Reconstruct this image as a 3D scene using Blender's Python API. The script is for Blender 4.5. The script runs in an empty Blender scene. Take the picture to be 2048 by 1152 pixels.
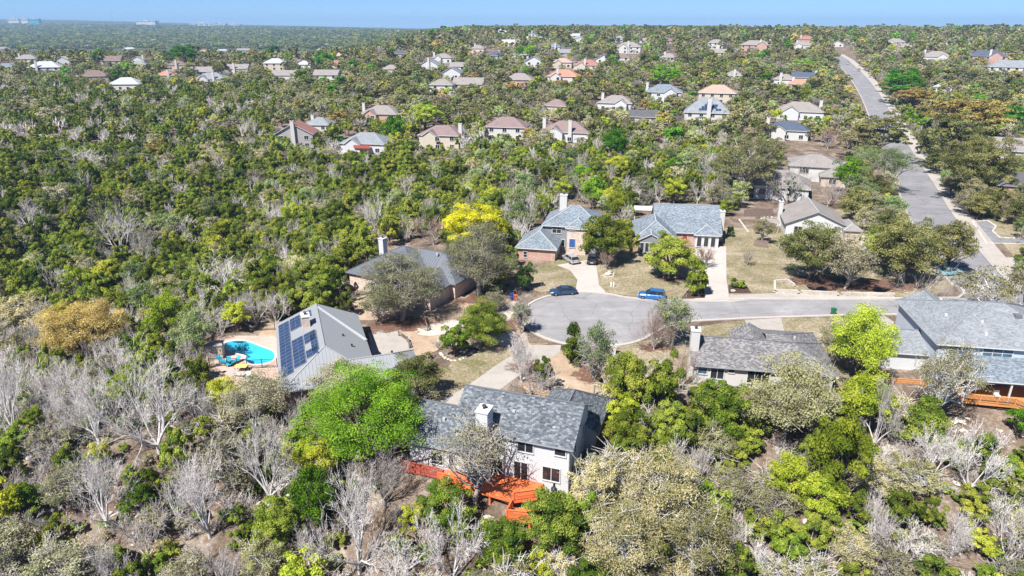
import bpy, math, random
import numpy as np
from mathutils import Vector, Matrix
from mathutils.geometry import tessellate_polygon
R = math.radians
rng = np.random.default_rng(7)
random.seed(7)
sc = bpy.context.scene
col = sc.collection

# ------------------------------------------------------------------ camera, sky, sun, exposure
CAMZ, PITCH, FPX = 43.0, R(21.0), 1365.0          # FPX: focal length in pixels of the 2048 px wide photograph
cd = bpy.data.cameras.new('camera'); cam = bpy.data.objects.new('camera', cd); col.objects.link(cam)
cam.location = (0, 0, CAMZ); cam.rotation_euler = (R(90) - PITCH, 0, 0)
cd.sensor_width = 36.0; cd.lens = 36.0 * FPX / 2048.0; cd.clip_start = 0.5; cd.clip_end = 40000
sc.camera = cam
SUNV = Vector((-0.47, -0.60, 1.0)).normalized()
world = bpy.data.worlds.new('World'); sc.world = world; world.use_nodes = True
wn = world.node_tree; bg = wn.nodes['Background']
sky = wn.nodes.new('ShaderNodeTexSky'); sky.sky_type = 'NISHITA'; sky.sun_disc = False
sky.sun_elevation = math.asin(SUNV.z); sky.sun_rotation = math.atan2(SUNV.x, SUNV.y)
sky.altitude = 300; sky.air_density = 0.5; sky.dust_density = 0.0; sky.ozone_density = 10.0
wn.links.new(sky.outputs[0], bg.inputs[0]); bg.inputs[1].default_value = 0.064
sl = bpy.data.lights.new('sun', 'SUN'); sl.energy = 4.6; sl.angle = R(0.5); sl.color = (1.0, 0.96, 0.9)
so = bpy.data.objects.new('sun', sl); col.objects.link(so); so.location = (-60, -60, 150)
so.rotation_euler = (-SUNV).to_track_quat('-Z', 'Y').to_euler()
vs = sc.view_settings; vs.view_transform = 'Standard'; vs.look = 'None'; vs.gamma = 1.0; vs.use_curve_mapping = False
vs.exposure = 1.05
cy = sc.cycles; cy.max_bounces = 6; cy.diffuse_bounces = 3; cy.glossy_bounces = 2; cy.transmission_bounces = 3
cy.transparent_max_bounces = 4; cy.volume_bounces = 0; cy.caustics_reflective = False; cy.caustics_refractive = False
cy.use_denoising = True

# ------------------------------------------------------------------ terrain height and pixel helpers
def ss(a, b, x):
    t = np.clip((np.asarray(x, float) - a) / (b - a), 0, 1); return t * t * (3 - 2 * t)
YR = [-500, 230, 300, 352, 430, 530, 700, 1000, 1500, 2200, 4000, 7000, 12000]
ZR = [0, 0, 2.5, 6, 12, 19, 25, 31, 35, 28, 10, 0, 0]
YL = [-500, 250, 330, 450, 560, 650, 800, 1000, 1300, 2000, 3000, 4500, 6500, 9000, 12000]
ZL = [0, 0, 2, 7, 12, 15, 4, -14, -14, 2, 20, 30, 36, 36, 30]
PADS = [(0, 66.5, 8, 10.5, 0), (-30, 84, 15, 22, 0), (-37, 88, 9, 14, 0), (-20, 112, 12, 20, 0)]
def hz(x, y):
    x = np.asarray(x, float); y = np.asarray(y, float)
    u = x / np.maximum(y, 60)
    wl = 1 - ss(-0.30, -0.05, u)
    z = np.interp(y, YR, ZR) * (1 - wl) + (np.interp(y, YL, ZL) + 62 * ss(-0.15, -0.7, u) * 0 + 58 * (1 - ss(-0.72, -0.2, u)) * ss(2800, 6300, y)) * wl
    y0 = 62.5 + 15.5 * ss(8, 22, x) + 6.5 * (1 - ss(-18, -9, x))
    s = np.maximum(0, y0 - y); z = z - np.where(s < 4, s * s * 0.045, 0.36 * s - 0.72)
    z = z - 11 * np.exp(-((x + 88) / 42) ** 2 - ((y - 150) / 55) ** 2)
    z = z - 6 * np.exp(-((x - 5) / 42) ** 2 - ((y - 192) / 22) ** 2)
    z = z - 5 * (1 - ss(-75, -52, x)) * (1 - ss(90, 130, y))
    for (px, py, a, b, pz) in PADS:
        w = 1 - ss(a, b, np.hypot(x - px, y - py)); z = z * (1 - w) + pz * w
    return z
def hz1(x, y): return float(hz(x, y))
CP, SP = math.cos(PITCH), math.sin(PITCH)
def ray(px, py):
    a = (px - 1024) / FPX; b = (py - 576) / FPX
    return a, CP - b * SP, -SP - b * CP
def W(px, py, z=0.0):
    d = ray(px, py); t = (z - CAMZ) / d[2]; return (d[0] * t, d[1] * t)
_TT = np.geomspace(30, 14000, 700)
def G(px, py):
    d = ray(px, py); below = CAMZ + d[2] * _TT <= hz(d[0] * _TT, d[1] * _TT); k = int(np.argmax(below)) if below.any() else len(_TT) - 1
    lo, hi = _TT[max(0, k - 1)], _TT[k]
    for _ in range(9):
        m = (lo + hi) / 2
        if CAMZ + d[2] * m <= hz1(d[0] * m, d[1] * m): hi = m
        else: lo = m
    x, y = d[0] * hi, d[1] * hi
    return (float(x), float(y), hz1(x, y))
def proj(x, y, z):
    x = np.asarray(x, float); D = y * CP + (CAMZ - z) * SP
    return 1024 + FPX * x / D, 576 + FPX * ((CAMZ - z) * CP - y * SP) / D, D

# ------------------------------------------------------------------ materials
MATS = {}
def new_mat(name):
    m = bpy.data.materials.new(name); m.use_nodes = True; MATS[name] = m
    return m, m.node_tree.nodes, m.node_tree.links, m.node_tree.nodes['Principled BSDF']
def ramp(N, L, src, stops):
    r = N.new('ShaderNodeValToRGB'); e = r.color_ramp.elements
    while len(e) > 1: e.remove(e[0])
    for i, (p, c) in enumerate(stops):
        el = e[0] if i == 0 else e.new(p)
        el.position = p; el.color = (*c, 1)
    L.new(src, r.inputs[0]); return r.outputs[0]
def noise(N, L, vec, scale, detail=4, rough=0.6, dist=0.0):
    n = N.new('ShaderNodeTexNoise'); n.inputs['Scale'].default_value = scale; n.inputs['Detail'].default_value = detail
    n.inputs['Roughness'].default_value = rough; n.inputs['Distortion'].default_value = dist
    if vec is not None: L.new(vec, n.inputs['Vector'])
    return n.outputs['Fac']
def mixc(N, L, fac, a, b, mode='MIX'):
    m = N.new('ShaderNodeMix'); m.data_type = 'RGBA'; m.blend_type = mode
    for s, v in ((m.inputs[0], fac), (m.inputs[6], a), (m.inputs[7], b)):
        if hasattr(v, 'is_output'): L.new(v, s)
        else: s.default_value = v if not isinstance(v, tuple) else (*v, 1)
    return m.outputs[2]
def bump(N, L, h, P, strength=0.3, dist=0.05):
    b = N.new('ShaderNodeBump'); b.inputs['Strength'].default_value = strength; b.inputs['Distance'].default_value = dist
    L.new(h, b.inputs['Height']); L.new(b.outputs[0], P.inputs['Normal'])
def geo_pos(N): return N.new('ShaderNodeNewGeometry').outputs['Position']
def obj_co(N): return N.new('ShaderNodeTexCoord').outputs['Object']
def plain(name, c, rough=0.6, metal=0.0, var=0.12, scale=3.0, spec=0.3):
    m, N, L, P = new_mat(name)
    f = noise(N, L, geo_pos(N), scale, 5)
    cc = mixc(N, L, f, tuple(max(0, x * (1 - var)) for x in c), tuple(min(1, x * (1 + var)) for x in c))
    L.new(cc, P.inputs['Base Color']); P.inputs['Roughness'].default_value = rough; P.inputs['Metallic'].default_value = metal
    P.inputs['Specular IOR Level'].default_value = spec
    return m
def shingle(name, cols, rough=0.9):
    cols = [tuple(x * 0.78 for x in c) for c in cols]
    m, N, L, P = new_mat(name)
    uv = N.new('ShaderNodeUVMap'); uv.uv_map = 'UVMap'
    br = N.new('ShaderNodeTexBrick'); L.new(uv.outputs[0], br.inputs['Vector'])
    br.inputs['Scale'].default_value = 1.0; br.inputs['Brick Width'].default_value = 0.33; br.inputs['Row Height'].default_value = 0.2
    br.inputs['Mortar Size'].default_value = 0.008; br.offset = 0.37; br.inputs['Bias'].default_value = 0.0
    br.inputs['Color1'].default_value = (0, 0, 0, 1); br.inputs['Color2'].default_value = (1, 1, 1, 1); br.inputs['Mortar'].default_value = (0.1, 0.1, 0.1, 1)
    n1 = noise(N, L, uv.outputs[0], 3.4, 3, 0.7)
    n2 = noise(N, L, uv.outputs[0], 0.35, 3)
    mm = N.new('ShaderNodeMix'); mm.inputs[0].default_value = 0.55; L.new(br.outputs[0], mm.inputs[2]); L.new(n1, mm.inputs[3])
    c = ramp(N, L, mm.outputs[0], [(0.18, cols[0]), (0.5, cols[1]), (0.8, cols[2])])
    c3 = mixc(N, L, 1.0, c, ramp(N, L, n2, [(0.3, (0.86, 0.86, 0.86)), (0.7, (1.06, 1.06, 1.06))]), 'MULTIPLY')
    L.new(c3, P.inputs['Base Color']); P.inputs['Roughness'].default_value = rough; P.inputs['Specular IOR Level'].default_value = 0.2
    bump(N, L, br.outputs[0], P, 0.5, 0.02)
    return m
def sh3(c, k=0.28): return [tuple(x * (1 - k) for x in c), c, tuple(min(.9, x * (1 + k)) for x in c)]
def brickmat(name, c1, c2, mortar):
    m, N, L, P = new_mat(name)
    uv = N.new('ShaderNodeUVMap'); uv.uv_map = 'UVMap'
    br = N.new('ShaderNodeTexBrick'); L.new(uv.outputs[0], br.inputs['Vector'])
    br.inputs['Scale'].default_value = 1.0; br.inputs['Brick Width'].default_value = 0.3; br.inputs['Row Height'].default_value = 0.1
    br.inputs['Mortar Size'].default_value = 0.012
    for k, c in (('Color1', c1), ('Color2', c2), ('Mortar', mortar)): br.inputs[k].default_value = (*c, 1)
    n = noise(N, L, uv.outputs[0], 1.2, 4)
    c = mixc(N, L, 1.0, br.outputs[0], ramp(N, L, n, [(0.3, (0.75, 0.75, 0.75)), (0.7, (1.15, 1.12, 1.1))]), 'MULTIPLY')
    L.new(c, P.inputs['Base Color']); P.inputs['Roughness'].default_value = 0.9
    bump(N, L, br.outputs['Fac'], P, -0.4, 0.01)
    return m
def siding(name, c, step=0.2):
    m, N, L, P = new_mat(name)
    g = geo_pos(N); sep = N.new('ShaderNodeSeparateXYZ'); L.new(g, sep.inputs[0])
    w = N.new('ShaderNodeMath'); w.operation = 'DIVIDE'; w.inputs[1].default_value = step; L.new(sep.outputs[2], w.inputs[0])
    fr = N.new('ShaderNodeMath'); fr.operation = 'FRACT'; L.new(w.outputs[0], fr.inputs[0])
    n = noise(N, L, g, 0.8, 4)
    cc = mixc(N, L, n, tuple(x * 0.9 for x in c), tuple(min(.9, x * 1.06) for x in c))
    L.new(cc, P.inputs['Base Color']); P.inputs['Roughness'].default_value = 0.7
    bump(N, L, fr.outputs[0], P, 0.6, -0.03)
    return m
def glassmat(name, c, rough=0.06):
    m, N, L, P = new_mat(name)
    f = noise(N, L, geo_pos(N), 0.9, 2)
    L.new(mixc(N, L, f, tuple(x * 0.5 for x in c), tuple(x * 1.5 for x in c)), P.inputs['Base Color'])
    P.inputs['Roughness'].default_value = rough; P.inputs['Specular IOR Level'].default_value = 0.6
    return m
def asphalt(name, base, tint):
    m, N, L, P = new_mat(name); g = geo_pos(N)
    mp = N.new('ShaderNodeMapping'); mp.inputs['Scale'].default_value = (0.25, 1.4, 1); L.new(g, mp.inputs[0])
    a = ramp(N, L, noise(N, L, g, 0.16, 5, 0.65, 0.6), [(0.3, tuple(x * 0.85 for x in base)), (0.52, base), (0.72, tint)])
    b = ramp(N, L, noise(N, L, mp.outputs[0], 0.5, 4, 0.6, 0.4), [(0.35, (0.9, 0.9, 0.9)), (0.7, (1.08, 1.08, 1.1))])
    c = mixc(N, L, 1.0, a, b, 'MULTIPLY')
    v = N.new('ShaderNodeTexVoronoi'); v.feature = 'DISTANCE_TO_EDGE'; v.inputs['Scale'].default_value = 0.16
    wv = N.new('ShaderNodeVectorMath'); wv.operation = 'ADD'
    nn = N.new('ShaderNodeTexNoise'); nn.inputs['Scale'].default_value = 0.5; L.new(g, nn.inputs['Vector'])
    L.new(g, wv.inputs[0]); L.new(nn.outputs['Color'], wv.inputs[1]); L.new(wv.outputs[0], v.inputs['Vector'])
    crack = ramp(N, L, v.outputs['Distance'], [(0.0, (0.55, 0.55, 0.57)), (0.012, (1, 1, 1))])
    c = mixc(N, L, 0.7, c, crack, 'MULTIPLY')
    sp = ramp(N, L, noise(N, L, g, 9.0, 2), [(0.3, (0.9, 0.9, 0.9)), (0.7, (1.08, 1.08, 1.08))])
    c = mixc(N, L, 1.0, c, sp, 'MULTIPLY')
    L.new(c, P.inputs['Base Color']); P.inputs['Roughness'].default_value = 0.92; P.inputs['Specular IOR Level'].default_value = 0.2
    return m
def groundmat(name, stops, s1=0.12, s2=1.3, s3=6.0, bs=0.5):
    m, N, L, P = new_mat(name); g = geo_pos(N)
    a = noise(N, L, g, s1, 6, 0.62, 0.5); b = noise(N, L, g, s2, 5, 0.7); 
    mm = N.new('ShaderNodeMix'); mm.inputs[0].default_value = 0.42; L.new(a, mm.inputs[2]); L.new(b, mm.inputs[3])
    c = ramp(N, L, mm.outputs[0], stops)
    d = noise(N, L, g, s3, 3, 0.7)
    c = mixc(N, L, 1.0, c, ramp(N, L, d, [(0.3, (0.72, 0.72, 0.7)), (0.7, (1.2, 1.2, 1.2))]), 'MULTIPLY')
    L.new(c, P.inputs['Base Color']); P.inputs['Roughness'].default_value = 0.95; P.inputs['Specular IOR Level'].default_value = 0.1
    bump(N, L, d, P, bs, 0.1)
    return m
def leafmat(name, lo, mid, hi, trans=0.3, jit=0.22):
    m = bpy.data.materials.new(name); m.use_nodes = True; MATS[name] = m
    N, L = m.node_tree.nodes, m.node_tree.links; N.clear()
    out = N.new('ShaderNodeOutputMaterial'); at = N.new('ShaderNodeAttribute'); at.attribute_name = 'tint'
    oi = N.new('ShaderNodeObjectInfo')
    ad = N.new('ShaderNodeMath'); ad.operation = 'MULTIPLY_ADD'; ad.inputs[1].default_value = 0.5; ad.inputs[2].default_value = -0.25
    L.new(oi.outputs['Random'], ad.inputs[0])
    s = N.new('ShaderNodeMath'); s.operation = 'ADD'; L.new(at.outputs['Fac'], s.inputs[0]); L.new(ad.outputs[0], s.inputs[1])
    c = ramp(N, L, s.outputs[0], [(0.08, lo), (0.5, mid), (0.92, hi)])
    h = N.new('ShaderNodeHueSaturation'); L.new(c, h.inputs['Color'])
    m2 = N.new('ShaderNodeMath'); m2.operation = 'MULTIPLY_ADD'; m2.inputs[1].default_value = 0.036; m2.inputs[2].default_value = 0.486
    wn_ = N.new('ShaderNodeTexWhiteNoise'); wn_.noise_dimensions = '1D'; L.new(oi.outputs['Random'], wn_.inputs['W'])
    L.new(wn_.outputs[0], m2.inputs[0]); L.new(m2.outputs[0], h.inputs['Hue'])
    m3 = N.new('ShaderNodeMath'); m3.operation = 'MULTIPLY_ADD'; m3.inputs[1].default_value = 2 * jit; m3.inputs[2].default_value = 1 - jit
    L.new(oi.outputs['Random'], m3.inputs[0]); L.new(m3.outputs[0], h.inputs['Value'])
    d = N.new('ShaderNodeBsdfDiffuse'); t = N.new('ShaderNodeBsdfTranslucent'); mx = N.new('ShaderNodeMixShader')
    mx.inputs[0].default_value = trans
    L.new(h.outputs[0], d.inputs[0]); L.new(h.outputs[0], t.inputs[0]); L.new(d.outputs[0], mx.inputs[1]); L.new(t.outputs[0], mx.inputs[2])
    L.new(mx.outputs[0], out.inputs[0]); return m

# ground and paving
groundmat('forest_floor', [(0.30, (0.06, 0.043, 0.033)), (0.42, (0.125, 0.09, 0.068)), (0.52, (0.205, 0.155, 0.12)), (0.60, (0.31, 0.26, 0.215)), (0.70, (0.46, 0.42, 0.375))], 0.2, 2.2, 9.0, 0.8)
groundmat('dry_lawn', [(0.32, (0.09, 0.105, 0.035)), (0.42, (0.17, 0.16, 0.082)), (0.50, (0.255, 0.215, 0.14)), (0.58, (0.35, 0.295, 0.215)), (0.68, (0.47, 0.41, 0.34))], 0.14, 1.6, 3.2, 0.6)
groundmat('bare_soil', [(0.3, (0.26, 0.17, 0.12)), (0.45, (0.38, 0.28, 0.20)), (0.6, (0.47, 0.37, 0.28)), (0.75, (0.55, 0.47, 0.4))], 0.15, 1.0, 7.0, 0.4)
groundmat('mulch', [(0.3, (0.045, 0.03, 0.025)), (0.6, (0.10, 0.065, 0.05)), (0.8, (0.16, 0.11, 0.09))], 0.5, 3, 12, 0.6)
groundmat('pale_gravel', [(0.3, (0.40, 0.34, 0.29)), (0.5, (0.55, 0.49, 0.43)), (0.7, (0.66, 0.62, 0.57))], 0.3, 2, 10, 0.5)
groundmat('grey_gravel', [(0.3, (0.13, 0.13, 0.14)), (0.5, (0.22, 0.22, 0.235)), (0.7, (0.32, 0.32, 0.33))], 0.3, 2, 10, 0.5)
groundmat('concrete', [(0.3, (0.39, 0.355, 0.33)), (0.5, (0.455, 0.42, 0.395)), (0.7, (0.50, 0.47, 0.445))], 0.12, 0.8, 9, 0.15)
groundmat('old_concrete', [(0.3, (0.32, 0.29, 0.27)), (0.5, (0.385, 0.355, 0.33)), (0.7, (0.44, 0.415, 0.39))], 0.12, 0.8, 9, 0.15)
groundmat('pink_deck', [(0.3, (0.42, 0.29, 0.25)), (0.5, (0.52, 0.38, 0.33)), (0.7, (0.58, 0.45, 0.4))], 0.15, 1, 9, 0.1)
groundmat('limestone', [(0.3, (0.36, 0.32, 0.28)), (0.5, (0.52, 0.48, 0.43)), (0.7, (0.64, 0.61, 0.57))], 0.4, 2, 7, 0.8)
asphalt('asphalt', (0.275, 0.268, 0.275), (0.35, 0.342, 0.348)); asphalt('asphalt_main', (0.225, 0.222, 0.235), (0.28, 0.275, 0.287))
def littermat():
    m, N, L, P = new_mat('leaf_litter'); g = geo_pos(N); c = ramp(N, L, noise(N, L, g, 3.0, 4, 0.7), [(0.3, (0.06, 0.03, 0.02)), (0.5, (0.15, 0.075, 0.05)), (0.7, (0.27, 0.16, 0.11))]); L.new(c, P.inputs['Base Color']); P.inputs['Roughness'].default_value = 0.95
    tc = N.new('ShaderNodeTexCoord'); ln = N.new('ShaderNodeVectorMath'); ln.operation = 'LENGTH'; L.new(tc.outputs['Object'], ln.inputs[0])
    a = N.new('ShaderNodeMath'); a.operation = 'ADD'; nn = noise(N, L, g, 0.55, 6, 0.75); L.new(ln.outputs['Value'], a.inputs[0]); mu = N.new('ShaderNodeMath'); mu.operation = 'MULTIPLY'; mu.inputs[1].default_value = 1.9; L.new(nn, mu.inputs[0]); L.new(mu.outputs[0], a.inputs[1])
    r = N.new('ShaderNodeMapRange'); r.inputs[1].default_value = 1.35; r.inputs[2].default_value = 1.6; r.inputs[3].default_value = 0.9; r.inputs[4].default_value = 0.0; L.new(a.outputs[0], r.inputs[0]); L.new(r.outputs[0], P.inputs['Alpha'])
littermat()
# buildings
shingle('shingle_bluegrey', [(0.11, 0.14, 0.175), (0.23, 0.275, 0.325), (0.37, 0.42, 0.47)])
shingle('shingle_slate', [(0.055, 0.068, 0.085), (0.155, 0.175, 0.20), (0.34, 0.36, 0.385)])
shingle('shingle_grey', [(0.10, 0.097, 0.103), (0.225, 0.218, 0.226), (0.42, 0.41, 0.415)])
shingle('shingle_pale', [(0.19, 0.21, 0.235), (0.29, 0.315, 0.345), (0.38, 0.405, 0.435)])
shingle('shingle_taupe', sh3((0.33, 0.30, 0.285), 0.16)); shingle('shingle_mauve', sh3((0.29, 0.215, 0.21), 0.16))
shingle('shingle_brown', sh3((0.24, 0.18, 0.16), 0.2)); shingle('shingle_red', sh3((0.40, 0.20, 0.17), 0.15))
shingle('tile_orange', sh3((0.55, 0.27, 0.19), 0.15)); shingle('tile_pink', sh3((0.50, 0.36, 0.30), 0.12))
shingle('shingle_white', sh3((0.5, 0.52, 0.54), 0.1)); shingle('shingle_navy', sh3((0.10, 0.125, 0.18), 0.2)); shingle('shingle_dark', sh3((0.13, 0.13, 0.14), 0.2))
shingle('shingle_greenish', sh3((0.30, 0.33, 0.29), 0.15))
plain('metal_roof', (0.30, 0.315, 0.335), 0.45, 0.15, 0.05, 0.6, 0.4); plain('metal_roof_dark', (0.17, 0.185, 0.215), 0.4, 0.3, 0.06, 0.6, 0.4)
plain('metal_trim', (0.36, 0.375, 0.395), 0.4, 0.2, 0.05)
siding('white_siding', (0.52, 0.53, 0.545)); siding('blue_siding', (0.42, 0.46, 0.52)); siding('grey_siding', (0.21, 0.22, 0.24))
plain('white_stucco', (0.50, 0.495, 0.48), 0.85, 0, 0.06, 0.7); plain('cream_stucco', (0.48, 0.43, 0.35), 0.85, 0, 0.08, 0.7)
plain('tan_stone', (0.46, 0.40, 0.33), 0.9, 0, 0.25, 1.6); plain('grey_wall', (0.33, 0.32, 0.32), 0.85, 0, 0.1); plain('red_wall', (0.34, 0.10, 0.08), 0.8, 0, 0.15)
brickmat('brick_red', (0.36, 0.17, 0.13), (0.50, 0.29, 0.23), (0.5, 0.46, 0.42)); brickmat('brick_pale', (0.50, 0.36, 0.30), (0.62, 0.50, 0.43), (0.6, 0.56, 0.52))
plain('trim_white', (0.56, 0.56, 0.55), 0.6, 0, 0.04); plain('trim_grey', (0.30, 0.315, 0.33), 0.6); plain('ridge_dark', (0.14, 0.15, 0.17), 0.8); plain('ridge_pale', (0.37, 0.39, 0.41), 0.8); plain('ridge_mid', (0.20, 0.215, 0.235), 0.8)
plain('vent', (0.5, 0.5, 0.5), 0.5, 0.2); plain('flue', (0.06, 0.06, 0.06), 0.6)
glassmat('glass', (0.022, 0.026, 0.032)); glassmat('glass_blue', (0.05, 0.11, 0.17)); glassmat('solar', (0.025, 0.045, 0.10), 0.18); plain('solar_frame', (0.42, 0.44, 0.47), 0.4, 0.4)
plain('door_blue', (0.04, 0.10, 0.30), 0.5); plain('door_red', (0.28, 0.06, 0.05), 0.5)
plain('wood_orange', (0.66, 0.17, 0.06), 0.7, 0, 0.3, 2.5); plain('wood_cedar', (0.55, 0.25, 0.09), 0.7, 0, 0.25, 2.5); plain('wood_grey', (0.36, 0.33, 0.32), 0.8, 0, 0.22, 2.0)
plain('wood_dark', (0.20, 0.15, 0.13), 0.85, 0, 0.3, 2.0); plain('wood_red', (0.38, 0.09, 0.06), 0.75, 0, 0.2)
plain('iron', (0.035, 0.035, 0.04), 0.5, 0.5); plain('plastic_white', (0.66, 0.66, 0.65), 0.5); plain('plastic_green', (0.02, 0.14, 0.06), 0.45); plain('plastic_blue', (0.02, 0.07, 0.32), 0.45)
plain('plastic_orange', (0.45, 0.10, 0.04), 0.5); plain('turquoise', (0.03, 0.32, 0.46), 0.5); plain('yellow_cloth', (0.62, 0.50, 0.15), 0.8); plain('terracotta', (0.40, 0.14, 0.08), 0.8)
plain('pool_plaster', (0.12, 0.52, 0.66), 0.4, 0, 0.03, 0.3); plain('pool_edge', (0.6, 0.55, 0.5), 0.7)
plain('bark', (0.13, 0.10, 0.085), 0.95, 0, 0.3, 2.0); plain('bark_pale', (0.56, 0.535, 0.525), 0.95, 0, 0.22, 2.0); plain('bark_grey', (0.33, 0.30, 0.285), 0.95, 0, 0.25, 2.0)
plain('tyre', (0.02, 0.02, 0.02), 0.9); plain('rim', (0.35, 0.36, 0.38), 0.3, 0.7)
plain('lamp_red', (0.35, 0.02, 0.02), 0.3); plain('lamp_clear', (0.6, 0.62, 0.64), 0.2)
def carpaint(name, c):
    m, N, L, P = new_mat(name); L.new(mixc(N, L, noise(N, L, geo_pos(N), 2, 2), tuple(x * .92 for x in c), tuple(x * 1.05 for x in c)), P.inputs['Base Color'])
    P.inputs['Roughness'].default_value = 0.3; P.inputs['Metallic'].default_value = 0.35; P.inputs['Coat Weight'].default_value = 0.6; P.inputs['Coat Roughness'].default_value = 0.08
carpaint('paint_navy', (0.03, 0.075, 0.17)); carpaint('paint_blue', (0.03, 0.17, 0.50)); carpaint('paint_silver', (0.45, 0.46, 0.47)); carpaint('paint_black', (0.018, 0.02, 0.035)); carpaint('paint_white', (0.7, 0.7, 0.7)); carpaint('paint_teal', (0.25, 0.55, 0.58))
def watermat():
    m = bpy.data.materials.new('pool_water'); m.use_nodes = True; MATS['pool_water'] = m; N, L = m.node_tree.nodes, m.node_tree.links; N.clear()
    out = N.new('ShaderNodeOutputMaterial'); t = N.new('ShaderNodeBsdfTransparent'); t.inputs[0].default_value = (0.62, 0.95, 1.0, 1); g = N.new('ShaderNodeBsdfGlossy'); g.inputs['Roughness'].default_value = 0.04
    fr = N.new('ShaderNodeFresnel'); fr.inputs[0].default_value = 1.33; b = N.new('ShaderNodeBump'); b.inputs['Strength'].default_value = 0.15; b.inputs['Distance'].default_value = 0.05; L.new(noise(N, L, geo_pos(N), 1.8, 3), b.inputs['Height'])
    L.new(b.outputs[0], g.inputs['Normal']); mx = N.new('ShaderNodeMixShader'); L.new(fr.outputs[0], mx.inputs[0]); L.new(t.outputs[0], mx.inputs[1]); L.new(g.outputs[0], mx.inputs[2]); L.new(mx.outputs[0], out.inputs[0])
watermat()
# foliage
leafmat('leaf_juniper', (0.062, 0.098, 0.016), (0.155, 0.200, 0.030), (0.320, 0.345, 0.055), 0.22)
leafmat('leaf_juniper_bright', (0.084, 0.138, 0.017), (0.180, 0.240, 0.029), (0.312, 0.360, 0.054), 0.25)
leafmat('leaf_oak', (0.078, 0.092, 0.028), (0.172, 0.180, 0.060), (0.305, 0.295, 0.110), 0.25)
leafmat('leaf_greyoak', (0.180, 0.180, 0.096), (0.294, 0.282, 0.162), (0.420, 0.396, 0.252), 0.25)
leafmat('leaf_brown', (0.150, 0.138, 0.062), (0.250, 0.228, 0.112), (0.365, 0.330, 0.180), 0.28)
leafmat('leaf_cream', (0.228, 0.222, 0.090), (0.384, 0.360, 0.168), (0.540, 0.492, 0.264), 0.3)
leafmat('leaf_tan', (0.264, 0.186, 0.060), (0.456, 0.348, 0.108), (0.600, 0.468, 0.180), 0.3)
leafmat('leaf_yellowgreen', (0.150, 0.206, 0.019), (0.312, 0.369, 0.031), (0.475, 0.500, 0.062), 0.32)
leafmat('leaf_yellow', (0.225, 0.263, 0.015), (0.450, 0.450, 0.022), (0.625, 0.575, 0.037), 0.32)
leafmat('leaf_green', (0.052, 0.144, 0.009), (0.115, 0.270, 0.016), (0.218, 0.391, 0.034), 0.32)
leafmat('leaf_dark', (0.020, 0.050, 0.013), (0.044, 0.094, 0.022), (0.088, 0.154, 0.033), 0.15)
leafmat('leaf_palegreen', (0.138, 0.190, 0.063), (0.253, 0.322, 0.115), (0.391, 0.437, 0.196), 0.3)
leafmat('twig_pale', (0.392, 0.357, 0.336), (0.560, 0.518, 0.497), (0.728, 0.686, 0.672), 0.0, 0.15)
leafmat('twig_grey', (0.221, 0.195, 0.182), (0.351, 0.312, 0.293), (0.468, 0.429, 0.403), 0.0, 0.15)
leafmat('twig_pink', (0.312, 0.204, 0.174), (0.444, 0.306, 0.270), (0.564, 0.420, 0.384), 0.1, 0.15)
M = MATS

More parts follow.
